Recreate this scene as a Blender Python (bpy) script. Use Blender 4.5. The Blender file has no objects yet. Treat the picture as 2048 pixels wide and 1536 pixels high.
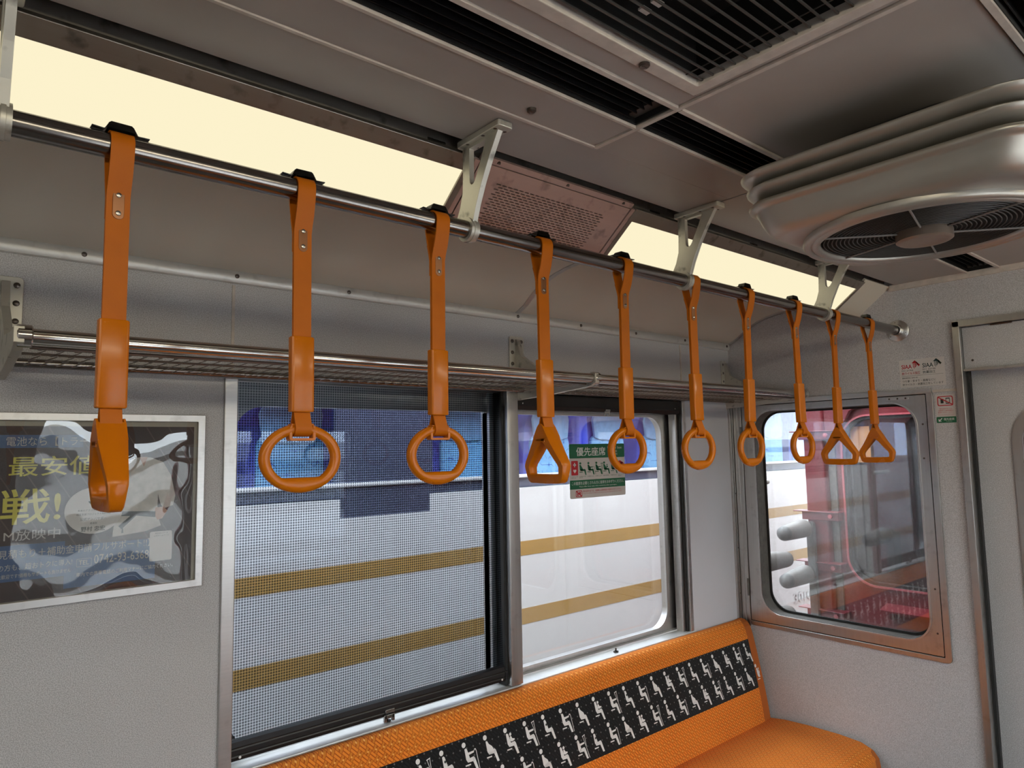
import bpy, bmesh, math, random
from mathutils import Vector, Matrix
random.seed(7)
C = bpy.context.scene.collection
PI = math.pi

# ------------------------------------------------------------------ camera
YAW, PITCH, ROLL, FPX = 0.699928849, 0.0937599137, -0.0185471322, 1378.36
cy, sy, cp, sp = math.cos(YAW), math.sin(YAW), math.cos(PITCH), math.sin(PITCH)
fw = Vector((sy * cp, cy * cp, sp)); rt = Vector((cy, -sy, 0)); up = rt.cross(fw)
r2 = rt * math.cos(ROLL) + up * math.sin(ROLL)
u2 = up * math.cos(ROLL) - rt * math.sin(ROLL)
cam = bpy.data.cameras.new('camera'); camo = bpy.data.objects.new('camera', cam); C.objects.link(camo)
cam.sensor_fit = 'HORIZONTAL'; cam.sensor_width = 36.0; cam.lens = FPX / 2048 * 36.0
cam.clip_start = 0.02; cam.clip_end = 200
camo.matrix_world = Matrix(((r2.x, u2.x, -fw.x, 0), (r2.y, u2.y, -fw.y, 0), (r2.z, u2.z, -fw.z, 1.56), (0, 0, 0, 1)))
bpy.context.scene.camera = camo

# ------------------------------------------------------------------ world + exposure
w = bpy.data.worlds.new('sky'); bpy.context.scene.world = w; w.use_nodes = True
bg = w.node_tree.nodes['Background']; bg.inputs[0].default_value = (0.85, 0.94, 1.0, 1); bg.inputs[1].default_value = 9.0
sc = bpy.context.scene
sc.view_settings.view_transform = 'Standard'; sc.view_settings.look = 'None'
sc.view_settings.gamma = 1.0; sc.view_settings.use_curve_mapping = False
sc.view_settings.exposure = 0.0
sc.cycles.max_bounces = 10; sc.cycles.diffuse_bounces = 6; sc.cycles.glossy_bounces = 4
sc.cycles.transparent_max_bounces = 24; sc.cycles.use_denoising = True
sc.cycles.caustics_reflective = False; sc.cycles.caustics_refractive = False
LAMP = .98          # radiance of the ceiling light covers

# ------------------------------------------------------------------ dimensions (metres, camera at the origin of x / y)
WY = 1.70; EX = 2.686; CZ = 2.131; RY = 0.996; RZ = 1.963; MID = 0.457; OY = 2 * MID - WY
BX = -2.6            # far wall behind the camera

# ------------------------------------------------------------------ node helpers
class N:
    def __init__(s, name):
        s.m = bpy.data.materials.new(name); s.m.use_nodes = True; s.t = s.m.node_tree
        s.t.nodes.clear(); s.out = s.t.nodes.new('ShaderNodeOutputMaterial')
    def n(s, typ, ins=None, **kw):
        nd = s.t.nodes.new(typ)
        for k, v in kw.items(): setattr(nd, k, v)
        for k, v in (ins or {}).items():
            sk = nd.inputs[k]
            if isinstance(v, bpy.types.NodeSocket): s.t.links.new(v, sk)
            else: sk.default_value = v
        return nd
    def math(s, op, a, b=0.0, c=0.0):
        nd = s.t.nodes.new('ShaderNodeMath'); nd.operation = op
        for i, v in enumerate((a, b, c)):
            if isinstance(v, bpy.types.NodeSocket): s.t.links.new(v, nd.inputs[i])
            else: nd.inputs[i].default_value = v
        return nd.outputs[0]
    def mix(s, f, a, b):
        nd = s.t.nodes.new('ShaderNodeMix'); nd.data_type = 'RGBA'
        for k, v in ((0, f), (6, a), (7, b)):
            if isinstance(v, bpy.types.NodeSocket): s.t.links.new(v, nd.inputs[k])
            else: nd.inputs[k].default_value = v if k == 0 else (*v, 1)
        return nd.outputs[2]
    def ramp(s, f, p0, p1):
        nd = s.t.nodes.new('ShaderNodeMapRange'); nd.clamp = True
        s.t.links.new(f, nd.inputs[0]); nd.inputs[1].default_value = p0; nd.inputs[2].default_value = p1
        return nd.outputs[0]
    def obj(s): return s.n('ShaderNodeTexCoord').outputs['Object']
    def noise(s, scale, detail=2.0, co=None, rough=.5):
        return s.n('ShaderNodeTexNoise', {'Scale': scale, 'Detail': detail, 'Roughness': rough, 'Vector': co or s.obj()}).outputs[0]
    def bsdf(s, **kw):
        ins = {}
        for k, v in kw.items():
            k2 = {'col': 'Base Color', 'rough': 'Roughness', 'metal': 'Metallic', 'coat': 'Coat Weight', 'spec': 'Specular IOR Level', 'bump': 'Normal', 'ecol': 'Emission Color', 'est': 'Emission Strength', 'sheen': 'Sheen Weight', 'crough': 'Coat Roughness'}[k]
            if k in ('col', 'ecol') and not isinstance(v, bpy.types.NodeSocket): v = (*v, 1)
            ins[k2] = v
        return s.n('ShaderNodeBsdfPrincipled', ins).outputs[0]
    def bump(s, h, strength=.2, dist=.001):
        return s.n('ShaderNodeBump', {'Strength': strength, 'Distance': dist, 'Height': h}).outputs[0]
    def done(s, sh): s.t.links.new(sh, s.out.inputs[0]); return s.m

def plain(name, col, rough=.5, metal=0.0, var=0.06, nscale=18.0, spec=.5, coat=0.0, bumpy=0.0, bscale=300):
    g = N(name)
    f = g.noise(nscale, 4)
    c = g.mix(g.ramp(f, .3, .7), tuple(x * (1 - var) for x in col), tuple(min(1, x * (1 + var)) for x in col))
    kw = dict(col=c, rough=g.math('MULTIPLY_ADD', f, rough * .25, rough * .88), metal=metal, spec=spec, coat=coat)
    if bumpy: kw['bump'] = g.bump(g.noise(bscale, 2), bumpy)
    return g.done(g.bsdf(**kw))

M = {}
def speckle(name, base, dark, lite, rough=.45):
    g = N(name)
    a = g.noise(520, 1.5); b = g.noise(760, 1.0, g.n('ShaderNodeVectorMath', {0: g.obj(), 1: (3.3, 1.7, .4)}).outputs[0])
    c = g.mix(g.ramp(a, .40, .60), dark, base)
    c = g.mix(g.ramp(b, .60, .72), c, lite)
    c = g.mix(g.ramp(g.noise(2.5, 4), .3, .7), c, g.n('ShaderNodeVectorMath', {0: c, 1: (.93, .92, .90)}, operation='MULTIPLY').outputs[0])
    return g.done(g.bsdf(col=c, rough=rough, bump=g.bump(a, .12)))
M['wall'] = speckle('speckled_wall_laminate', (.60, .595, .615), (.38, .375, .385), (.76, .75, .77))
M['wall_plain'] = plain('grey_wall_panel', (.63, .64, .69), .45, var=.03, nscale=3)
M['cove'] = plain('cream_grey_cove_panel', (.68, .63, .53), .35, var=.05, nscale=2.2)
M['ceil'] = plain('cream_grey_ceiling_paint', (.37, .33, .30), .42, var=.07, nscale=5)
M['trimpaint'] = plain('painted_trim', (.55, .49, .44), .4, var=.12, nscale=40)
def brushed(name, col, rough, metal=1.0, sc=(4, 4, 260), grime=.12):
    g = N(name)
    co = g.n('ShaderNodeVectorMath', {0: g.obj(), 1: sc}, operation='MULTIPLY').outputs[0]
    f = g.noise(1.0, 4, co); d = g.noise(30, 5)
    c = g.mix(f, tuple(x * .82 for x in col), col)
    c = g.mix(g.math('MULTIPLY', g.ramp(d, .58, .8), grime * 4), c, tuple(x * .45 for x in col))
    return g.done(g.bsdf(col=c, rough=g.math('MULTIPLY_ADD', f, .14, rough), metal=metal, bump=g.bump(f, .05)))
M['moulding'] = brushed('pale_aluminium_moulding', (.74, .725, .70), .36, .55)
M['alu'] = brushed('brushed_aluminium', (.66, .65, .64), .30)
M['aluv'] = brushed('satin_stainless_steel', (.60, .585, .565), .26, sc=(200, 200, 4))
M['chrome'] = brushed('polished_chrome_tube', (.62, .60, .58), .09, sc=(3, 200, 200), grime=.03)
M['rail'] = brushed('polished_steel_rail', (.27, .25, .24), .14, sc=(3, 240, 240), grime=.08)
M['cast'] = brushed('worn_cast_aluminium', (.62, .60, .54), .38, .75, sc=(30, 30, 30), grime=.45)
M['housing'] = brushed('dark_stained_aluminium_frame', (.36, .32, .28), .36, .9, grime=.35)
M['pink'] = brushed('metal_panel_with_seat_reflection', (.60, .41, .36), .38, .5, sc=(6, 60, 60), grime=.25)  # reflection of the orange seats put into the metal's base colour
M['fanmetal'] = brushed('silver_painted_fan_housing', (.50, .47, .42), .34, .7, sc=(8, 8, 8), grime=.03)
M['black'] = plain('black_painted_metal', (.008, .008, .009), .4, .0)
M['clip'] = plain('black_spring_steel', (.03, .028, .026), .2, .6)
M['void'] = plain('matt_dark_void', (.006, .006, .006), .9)
M['darkfin'] = plain('dark_air_outlet_fin', (.006, .006, .007), .7, spec=.2)
M['wire'] = plain('dull_steel_wire', (.24, .21, .19), .32, .9)
M['guard'] = plain('grey_wire_guard', (.07, .065, .06), .5, .3)
M['guardarm'] = plain('grey_guard_spoke', (.28, .26, .24), .5, .3)
M['hub'] = plain('brownish_fan_hub', (.30, .23, .18), .4, .3)
M['screw'] = plain('dark_steel_screw', (.12, .10, .09), .3, .9)
M['screwlite'] = plain('bright_steel_screw', (.45, .43, .41), .25, 1.0)
M['rubber'] = plain('grey_window_rubber', (.115, .11, .10), .6, var=.25, nscale=50)
M['blackrub'] = plain('black_rubber', (.012, .012, .012), .6)
M['belt'] = plain('orange_vinyl_belt', (.50, .125, .0015), .5, var=.05, spec=.25, bumpy=.08, bscale=900)
M['beltin'] = plain('dark_orange_belt_lining', (.16, .035, .006), .6)
M['grip'] = plain('glossy_orange_grip', (.56, .150, .0015), .26, var=.03, spec=.35, coat=.05)
M['rivetplate'] = plain('bronze_rivet_plate', (.33, .15, .07), .3, .6)
M['white'] = plain('white_print', (.78, .78, .78), .45, var=.02)
M['paper'] = plain('white_sticker_stock', (.60, .57, .55), .4, var=.02)
M['green'] = plain('green_print', (.012, .13, .06), .35, var=.02)
M['red'] = plain('red_print', (.50, .02, .03), .35, var=.02)
M['ink'] = plain('black_print', (.02, .03, .028), .4, var=.02)
M['teal'] = plain('dark_teal_print', (.03, .07, .075), .4, var=.02)
M['skin'] = plain('printed_skin_tone', (.48, .30, .22), .4)
M['gi'] = plain('printed_white_jacket', (.52, .50, .46), .4, var=.12, nscale=60)
M['yellow'] = plain('yellow_print', (.62, .58, .09), .4, var=.02)
M['posterblue'] = plain('blue_print', (.05, .11, .25), .4, var=.03)
M['pubpaper'] = plain('pale_poster_margin', (.42, .40, .33), .5, var=.02)
M['disc'] = plain('off_white_print', (.56, .55, .53), .4, var=.02)
M['lettergrey'] = plain('pale_grey_print', (.50, .49, .47), .4, var=.02)
M['trainwhite'] = plain('glossy_white_coach_paint', (.56, .565, .56), .35, var=.015, coat=.15)
M['platform'] = plain('pale_platform_concrete', (.55, .54, .52), .8)
M['ivory'] = plain('ivory_lower_body_paint', (.55, .54, .50), .4)
M['sill'] = plain('clear_anodised_sill', (.78, .79, .80), .3, .35, var=.04)
M['gold'] = plain('matt_gold_stripe', (.34, .21, .065), .4, var=.03)
M['trainblue'] = plain('navy_window_band', (.06, .07, .11), .2, var=.03)
M['redcar'] = plain('crimson_coach_paint', (.15, .010, .018), .38, var=.10, nscale=12, coat=.2)
M['redpale'] = plain('pink_red_window_moulding', (.45, .10, .12), .35)
M['finger'] = plain('grey_rubber_buffer', (.19, .18, .17), .55, var=.12, nscale=14)
M['fingertip'] = plain('dark_worn_buffer_tip', (.10, .10, .098), .45, var=.3, nscale=50)
M['ground'] = plain('dark_ballast', (.10, .09, .08), .9, var=.5, nscale=40)
M['floor'] = plain('grey_floor_vinyl', (.10, .095, .09), .5, var=.15, nscale=60)
M['seatblue'] = plain('violet_blue_seat_shell', (.12, .13, .42), .5, var=.12, nscale=8)
M['seatvivid'] = plain('bright_blue_seat_side', (.03, .09, .62), .4, var=.1, nscale=6)
M['cover'] = plain('pale_aqua_headrest_cover', (.50, .76, .74), .7, var=.10, nscale=30)
M['amber'] = plain('amber_panel', (.75, .38, .12), .5)

g = N('lamp_cover_glow')   # gives off the light of the tubes behind it
M['lamp'] = g.done(g.n('ShaderNodeEmission', {'Color': (1.0, .905, .62, 1), 'Strength': LAMP}).outputs[0])
g = N('boosted_lamp_cover_glow'); M['lampb'] = g.done(g.n('ShaderNodeEmission', {'Color': (1.0, .905, .68, 1), 'Strength': LAMP * 12}).outputs[0])  # same covers on the unseen side, strength raised to brighten the interior
g = N('coach_fill_glow'); M['coachfill'] = g.done(g.n('ShaderNodeEmission', {'Color': (.9, .95, 1.0, 1), 'Strength': 5.0}).outputs[0])  # unseen fill glow, added to brighten the coach interior

def glass(name, dirt=0.0, tint=(1, 1, 1), refl=1.7, rough=0.0, wave=0.0):
    g = N(name)
    bf = g.n('ShaderNodeNewGeometry').outputs['Backfacing']
    fr = g.n('ShaderNodeFresnel', {'IOR': g.math('MULTIPLY_ADD', bf, 1 / 1.5 - 1.5, 1.5)})
    gl = g.n('ShaderNodeBsdfGlossy', {'Color': (1, 1, 1, 1), 'Roughness': rough})
    if wave:
        co = g.n('ShaderNodeVectorMath', {0: g.obj(), 1: (2.6, 1, 1.5)}, operation='MULTIPLY').outputs[0]
        nn = g.bump(g.math('ADD', g.noise(2.4, 0, co), g.math('MULTIPLY', g.noise(11.0, 0, co), .05)), 1.0, wave)
        g.t.links.new(nn, gl.inputs['Normal'])
    tr = g.n('ShaderNodeBsdfTransparent', {'Color': (*tint, 1)})
    sh = g.n('ShaderNodeMixShader', {0: g.math('MULTIPLY', fr.outputs[0], refl), 1: tr.outputs[0], 2: gl.outputs[0]}).outputs[0]
    if dirt:
        f = g.ramp(g.noise(7, 8, None, .7), .35, .75)
        f2 = g.ramp(g.noise(160, 4), .5, .75)
        fac = g.math('MULTIPLY', g.math('ADD', g.math('MULTIPLY', f, .8), g.math('MULTIPLY', f2, .45)), dirt)
        df = g.n('ShaderNodeBsdfDiffuse', {'Color': (.72, .74, .76, 1)})
        tl = g.n('ShaderNodeBsdfTranslucent', {'Color': (.72, .74, .76, 1)})
        dm = g.n('ShaderNodeMixShader', {0: .5, 1: df.outputs[0], 2: tl.outputs[0]}).outputs[0]
        sh = g.n('ShaderNodeMixShader', {0: fac, 1: sh, 2: dm}).outputs[0]
    return g.done(sh)
M['glass'] = glass('clear_window_glass', .02)
M['dirtyglass'] = glass('dusty_window_glass', .13, refl=2.2)
M['coachglass'] = glass('tinted_coach_glass', 0, (.80, .86, .98), refl=.8)
M['postercover'] = glass('wavy_acrylic_poster_cover', 0, (.95, .95, .95), refl=1.0, wave=.008)

# roller blind: dark open weave, thinner threads between small opaque squares
g = N('navy_open_weave_blind')
s = g.n('ShaderNodeSeparateXYZ', {0: g.obj()})
def lines(sock, pitch, lo, hi):
    f = g.math('FRACT', g.math('DIVIDE', sock, pitch))
    return g.ramp(g.math('ABSOLUTE', g.math('SUBTRACT', f, .5)), lo, hi)
PX = .0066
lx = lines(s.outputs[0], PX, .33, .41); lz = lines(s.outputs[2], PX, .33, .41)
line = g.math('MAXIMUM', lx, lz); both = g.math('MULTIPLY', lx, lz)
cell = g.n('ShaderNodeBsdfTransparent', {'Color': (.20, .235, .28, 1)})
tl_ = g.n('ShaderNodeBsdfTranslucent', {'Color': (.34, .40, .50, 1)})
t1_ = g.n('ShaderNodeBsdfTransparent', {'Color': (.90, .95, 1, 1)})
thr = g.n('ShaderNodeMixShader', {0: g.math('MULTIPLY_ADD', both, .25, .66), 1: tl_.outputs[0], 2: t1_.outputs[0]}).outputs[0]
M['blind'] = g.done(g.n('ShaderNodeBsdfTransparent', {'Color': g.mix(line, (.21, .235, .27), g.mix(both, (.72, .77, .84), (.92, .95, 1.0)))}).outputs[0])

# orange seat moquette with a small diagonal basket weave print, same weave in black
def weave(name, dark, mid, lite, sheen=.04, scale=1.0):
    g = N(name)
    s = g.n('ShaderNodeSeparateXYZ', {0: g.n('ShaderNodeTexCoord').outputs['UV']})
    u, v = s.outputs[0], s.outputs[1]
    k = .016 * scale
    a = g.math('DIVIDE', g.math('ADD', u, v), k * 1.414); b = g.math('DIVIDE', g.math('SUBTRACT', u, v), k * 1.414)
    par = g.math('FLOORED_MODULO', g.math('ADD', g.math('FLOOR', a), g.math('FLOOR', b)), 2.0)
    fa = g.math('FRACT', a); fb = g.math('FRACT', b)
    def bars(t): return g.ramp(g.math('ABSOLUTE', g.math('SUBTRACT', g.math('FRACT', g.math('MULTIPLY', t, 2.0)), .5)), .30, .40)
    sel = g.n('ShaderNodeMix', {0: par, 2: bars(fa), 3: bars(fb)}).outputs[0]
    ca = g.math('ABSOLUTE', g.math('SUBTRACT', fa, .5)); cb = g.math('ABSOLUTE', g.math('SUBTRACT', fb, .5))
    dia = g.math('LESS_THAN', g.math('MAXIMUM', ca, cb), .12)
    c = g.mix(sel, g.mix(par, mid, tuple(x * .80 for x in mid)), dark)
    c = g.mix(g.math('MULTIPLY', dia, par), c, lite)
    nz = g.n('ShaderNodeTexNoise', {'Scale': 9.0, 'Detail': 3.0, 'Vector': g.n('ShaderNodeTexCoord').outputs['UV']}).outputs[0]
    c = g.mix(g.math('MULTIPLY', g.ramp(nz, .35, .7), .3), c, mid)
    fz = g.n('ShaderNodeTexNoise', {'Scale': 900.0, 'Detail': 1.0, 'Vector': g.n('ShaderNodeTexCoord').outputs['UV']}).outputs[0]
    return g.done(g.bsdf(col=c, rough=.85, sheen=sheen, spec=.2, bump=g.bump(fz, .35, .002)))
M['seat'] = weave('orange_basket_weave_moquette', (.42, .065, .006), (.84, .255, .028), (.95, .47, .12))
M['seatband'] = weave('black_basket_weave_moquette', (.004, .005, .006), (.013, .015, .017), (.16, .17, .17), .1)

# pale aqua seat cloth with blue squiggles
g = N('aqua_squiggle_cloth')
co = g.n('ShaderNodeVectorMath', {0: g.obj(), 1: (1, 0, 1)}, operation='MULTIPLY').outputs[0]
f = g.n('ShaderNodeTexNoise', {'Scale': 26.0, 'Detail': 0.0, 'Vector': co}).outputs[0]
ln = g.math('LESS_THAN', g.math('ABSOLUTE', g.math('SUBTRACT', f, .5)), .018)
z = g.n('ShaderNodeSeparateXYZ', {0: g.obj()}).outputs[2]
row = g.math('LESS_THAN', g.math('FRACT', g.math('DIVIDE', z, .05)), .62)
M['squiggle'] = g.done(g.bsdf(col=g.mix(g.math('MULTIPLY', ln, row), (.42, .80, .80), (.05, .16, .40)), rough=.7))

# dark poster ground: blurry night photograph colours
g = N('dark_poster_print')
co = g.n('ShaderNodeVectorMath', {0: g.obj(), 1: (6, 6, 6)}, operation='MULTIPLY').outputs[0]
f = g.ramp(g.noise(.8, 5, co), .35, .7)
ad = g.n('ShaderNodeSeparateXYZ', {0: g.obj()})
dg = g.math('FRACT', g.math('MULTIPLY', g.math('ADD', ad.outputs[0], g.math('MULTIPLY', ad.outputs[2], .6)), 22.0))
c = g.mix(f, (.022, .018, .022), (.075, .055, .055))
c = g.mix(g.math('MULTIPLY', g.math('LESS_THAN', dg, .06), .35), c, (.20, .16, .14))
M['posterdark'] = g.done(g.bsdf(col=c, rough=.5))

# ------------------------------------------------------------------ mesh builder
class MB:
    def __init__(s): s.v = []; s.f = []; s.uv = None
    def add(s, vs, fs):
        b = len(s.v); s.v += [tuple(p) for p in vs]; s.f += [tuple(i + b for i in f) for f in fs]; return s
    def box(s, x0, x1, y0, y1, z0, z1):
        return s.add([(x, y, z) for z in (z0, z1) for y in (y0, y1) for x in (x0, x1)],
                     [(0, 2, 3, 1), (4, 5, 7, 6), (0, 1, 5, 4), (2, 6, 7, 3), (0, 4, 6, 2), (1, 3, 7, 5)])
    def prism(s, pts, ax, a0, a1, cap=True):
        """pts: 2D polygon; ax 'X' -> (y,z), 'Y' -> (x,z), 'Z' -> (x,y)"""
        P = {'X': lambda p, d: (d, p[0], p[1]), 'Y': lambda p, d: (p[0], d, p[1]), 'Z': lambda p, d: (p[0], p[1], d)}[ax]
        n = len(pts)
        fs = [(i, (i + 1) % n, n + (i + 1) % n, n + i) for i in range(n)]
        if cap: fs += [tuple(range(n)), tuple(range(2 * n - 1, n - 1, -1))]
        return s.add([P(p, a0) for p in pts] + [P(p, a1) for p in pts], fs)
    def loft(s, rings, closed=True, cap0=True, cap1=True, wrap=False):
        n = len(rings[0]); m = len(rings); fs = []
        for j in range(m if wrap else m - 1):
            a = j * n; b = ((j + 1) % m) * n
            for i in range(n if closed else n - 1):
                k = (i + 1) % n; fs.append((a + i, a + k, b + k, b + i))
        if not wrap and closed:
            if cap0: fs.append(tuple(range(n)))
            if cap1: fs.append(tuple(range((m - 1) * n, m * n))[::-1])
        return s.add([p for r in rings for p in r], fs)
    def tube(s, pts, r, n=10, cap=True):
        pts = [Vector(p) for p in pts]; rings = []; prev = None
        for i, p in enumerate(pts):
            t = (pts[min(i + 1, len(pts) - 1)] - pts[max(i - 1, 0)]).normalized()
            if prev is None: a = t.orthogonal().normalized()
            else: a = (prev - t * prev.dot(t)).normalized()
            prev = a; b = t.cross(a); rr = r[i] if isinstance(r, (list, tuple)) else r
            rings.append([tuple(p + (a * math.cos(2 * PI * k / n) + b * math.sin(2 * PI * k / n)) * rr) for k in range(n)])
        return s.loft(rings, cap0=cap, cap1=cap)
    def cyl(s, c, ax, r, h0, h1, n=20):
        d = {'X': (1, 0, 0), 'Y': (0, 1, 0), 'Z': (0, 0, 1)}[ax]; c = Vector(c); d = Vector(d)
        return s.tube([c + d * h0, c + d * h1], r, n)
    def lathe(s, c, prof, ax='Z', n=32):
        c = Vector(c); rings = []
        for r, h in prof:
            ring = []
            for k in range(n):
                a = 2 * PI * k / n; u, v = r * math.cos(a), r * math.sin(a)
                o = {'Z': (u, v, h), 'X': (h, u, v), 'Y': (u, h, v)}[ax]; ring.append(tuple(c + Vector(o)))
            rings.append(ring)
        return s.loft(rings)
    def frame(s, ax, o, ro, i, ri, d0, d1, n=8):
        """flat frame between two rounded rectangles (u0,u1,v0,v1)"""
        P = {'X': lambda p, d: (d, p[0], p[1]), 'Y': lambda p, d: (p[0], d, p[1]), 'Z': lambda p, d: (p[0], p[1], d)}[ax]
        A = rrect(*o, ro, n); B = rrect(*i, ri, n)
        return s.loft([[P(p, d0) for p in A], [P(p, d0) for p in B], [P(p, d1) for p in B], [P(p, d1) for p in A]], wrap=True)

def rrect(u0, u1, v0, v1, r, n=8):
    r = r if isinstance(r, (tuple, list)) else (r,) * 4      # corners: ++, -+, --, +-
    out = []
    for k, (cu, cv, a0) in enumerate(((u1, v1, 0), (u0, v1, 90), (u0, v0, 180), (u1, v0, 270))):
        rr = max(r[k], 1e-5); cu += (-rr if k in (0, 3) else rr); cv += (-rr if k in (0, 1) else rr)
        for j in range(n + 1):
            a = math.radians(a0 + 90 * j / n); out.append((cu + rr * math.cos(a), cv + rr * math.sin(a)))
    return out

def obj(name, mb, mat, parent=None, smooth=False, bev=0.0, loc=None, uvs=None):
    me = bpy.data.meshes.new(name); me.from_pydata(mb.v, [], mb.f); 
    bm = bmesh.new(); bm.from_mesh(me); bmesh.ops.recalc_face_normals(bm, faces=bm.faces[:])
    if bev: 
        bmesh.ops.remove_doubles(bm, verts=bm.verts[:], dist=1e-6)
        ed = [e for e in bm.edges if len(e.link_faces) == 2 and e.calc_face_angle(0) > .6]
        bmesh.ops.bevel(bm, geom=ed, offset=bev, segments=2, affect='EDGES', profile=.5)
    bm.to_mesh(me); bm.free()
    me.materials.append(M[mat] if isinstance(mat, str) else mat)
    if smooth:
        for p in me.polygons: p.use_smooth = True
        me.set_sharp_from_angle(angle=math.radians(38 if smooth is True else smooth))
    o = bpy.data.objects.new(name, me); C.objects.link(o)
    if parent: o.parent = parent
    if loc: o.location = loc
    return o
def tag(o, label=None, cat=None, group=None, kind=None):
    if label: o['label'] = label
    if cat: o['category'] = cat
    if group: o['group'] = group
    if kind: o['kind'] = kind
    return o
def thing(name, loc, label, cat, group=None):
    o = bpy.data.objects.new(name, None); C.objects.link(o); o.location = loc; o.empty_display_size = .05
    return tag(o, label, cat, group)
def setting(name, loc=(0, 0, 0)):
    o = bpy.data.objects.new(name, None); C.objects.link(o); o.location = loc; o['kind'] = 'structure'; return o
def struct(name, mb, mat, **k):
    o = obj(name, mb, mat, **k); o['kind'] = 'structure'; return o
def copy_tree(o, parent=None):
    c = o.copy(); C.objects.link(c); c.parent = parent
    for ch in list(o.children): copy_tree(ch, c)
    return c
def dup(me_obj, parent, loc, rot=None, name=None):
    c = me_obj.copy(); C.objects.link(c); c.parent = parent; c.location = loc
    if rot: c.rotation_euler = rot
    if name: c.name = name
    return c

# lettering: text curve turned into flat mesh, fitted to a box in a plane
_tc = {}
def text2d(body, bold=0.0):
    key = (body, bold)
    if key in _tc: return _tc[key]
    cu = bpy.data.curves.new('t', 'FONT'); cu.body = body; cu.size = 1.0; cu.offset = bold; cu.resolution_u = 2
    o = bpy.data.objects.new('t', cu); C.objects.link(o)
    dg = bpy.context.evaluated_depsgraph_get(); dg.update()
    me = bpy.data.meshes.new_from_object(o.evaluated_get(dg))
    vs = [(v.co.x, v.co.y) for v in me.vertices]; fs = [tuple(p.vertices) for p in me.polygons]
    bpy.data.objects.remove(o); bpy.data.meshes.remove(me); bpy.data.curves.remove(cu)
    _tc[key] = (vs, fs); return _tc[key]
def put_text(mb, body, P, u, v, h, width=None, bold=0.0):
    """P maps (u,v) to 3D; u,v lower-left corner of the inked box, h its height"""
    vs, fs = text2d(body, bold)
    if not vs: return
    x0 = min(a for a, b in vs); x1 = max(a for a, b in vs); y0 = min(b for a, b in vs); y1 = max(b for a, b in vs)
    k = h / (y1 - y0); kx = k if width is None else width / (x1 - x0)
    mb.add([P(u + (a - x0) * kx, v + (b - y0) * k) for a, b in vs], fs)
def flat(mb, pts, P): mb.add([P(a, b) for a, b in pts], [tuple(range(len(pts)))])
def circ(cx, cy_, r, n=20, ry=None): return [(cx + r * math.cos(2 * PI * k / n), cy_ + (ry or r) * math.sin(2 * PI * k / n)) for k in range(n)]
def rect(a, b, c, d): return [(a, c), (b, c), (b, d), (a, d)]

# ================================================================== SETTING
# ---- left side wall (the window wall)
WX0, WX1, WZ0, WZ1 = .548, 2.345, .83, 1.75     # opening of the double window
wl = setting('wall_left')
mb = MB(); T = .028
mb.box(BX, WX0, WY, WY + T, 0, 1.99).box(WX1, EX + .06, WY, WY + T, 0, 1.99)
mb.box(WX0, WX1, WY, WY + T, 0, WZ0).box(WX0, WX1, WY, WY + T, WZ1, 1.99)
obj('wall_sheet', mb, 'wall', wl)
mb = MB()   # smooth panel right of the window, under the rack
mb.box(2.347, 2.655, WY - .0035, WY - .0005, .5, 1.745)
tag(obj('pillar_panel', mb, 'wall_plain', wl), 'smooth lilac grey panel')
# outer red skin with rounded window openings
mb = MB()
mb.frame('Y', (BX, EX + .12, .66, 2.2), 0, (.53, 2.335, .80, 1.72), .085, WY + .11, WY + .135)
obj('outer_skin', mb, 'redcar', wl)
obj('lower_skin', MB().box(BX, EX + .12, WY + .11, WY + .135, -.9, .66), 'ivory', wl)
# alu moulding where wall meets cove
mo = setting('trim_1')
pr = [(WY + .002, 1.974), (WY - .0085, 1.976), (WY - .0118, 1.982), (WY - .013, 1.991), (WY - .0115, 2.000), (WY - .008, 2.007), (WY - .002, 2.010), (WY + .004, 2.010)]
obj('moulding', MB().prism(pr, 'X', BX, EX - .004), 'moulding', mo, smooth=30)
scr = None
for x in (-.09, .232, .552, .849, 1.14, 1.452, 1.746, 2.046, 2.356, 2.66):
    if scr is None:
        q = MB().lathe((0, 0, 0), [(.0055, 0), (.0052, -.0018), (.003, -.003), (.0001, -.0033)], 'Y', 14)
        scr = obj('screw', q, 'screw', mo, smooth=True, loc=(x, WY - .0125, 1.991))
    else: dup(scr, mo, (x, WY - .0125, 1.991))
# thin upright seams of the wall panels over the rack
mb = MB()
for x in (.548, 2.335): mb.box(x - .0035, x + .0035, WY - .003, WY + .001, 1.76, 1.97)
struct('trim_2', mb, 'trimpaint')

# ---- cove above the wall, curved cross section
cvp = [(WY, 2.002), (1.684, 2.006), (1.650, 2.022), (1.625, 2.040), (1.593, 2.062), (1.55, 2.082), (1.505, 2.095), (1.46, 2.103), (1.40, 2.109), (1.33, 2.115), (1.27, 2.118)]
def cove(yf): return [(yf(y), z) for y, z in cvp]
cz_t = [(y, z + .02) for y, z in cvp[::-1]]
ce = setting('ceiling')
obj('cove_panel', MB().prism(cvp + cz_t, 'X', BX, EX), 'cove', ce, smooth=60)
mir = lambda pts: [(2 * MID - y, z) for y, z in pts]
obj('cove_panel', MB().prism(mir(cvp + cz_t), 'X', BX, EX), 'cove', ce, smooth=60)
def strip_on(profile, x0, x1, t, ax='X'):
    """thin band following a cross-section polyline"""
    inner = []
    for i, (y, z) in enumerate(profile):
        a = profile[max(i - 1, 0)]; b = profile[min(i + 1, len(profile) - 1)]
        d = Vector((b[0] - a[0], b[1] - a[1])).normalized(); inner.append((y - abs(d.y) * t, z - abs(d.x) * t))
    return MB().prism(profile + inner[::-1], 'X', x0, x1)
obj('cove_joint_strip', strip_on(cvp, 1.443, 1.461, .0025), 'alu', ce, smooth=50)
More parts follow.
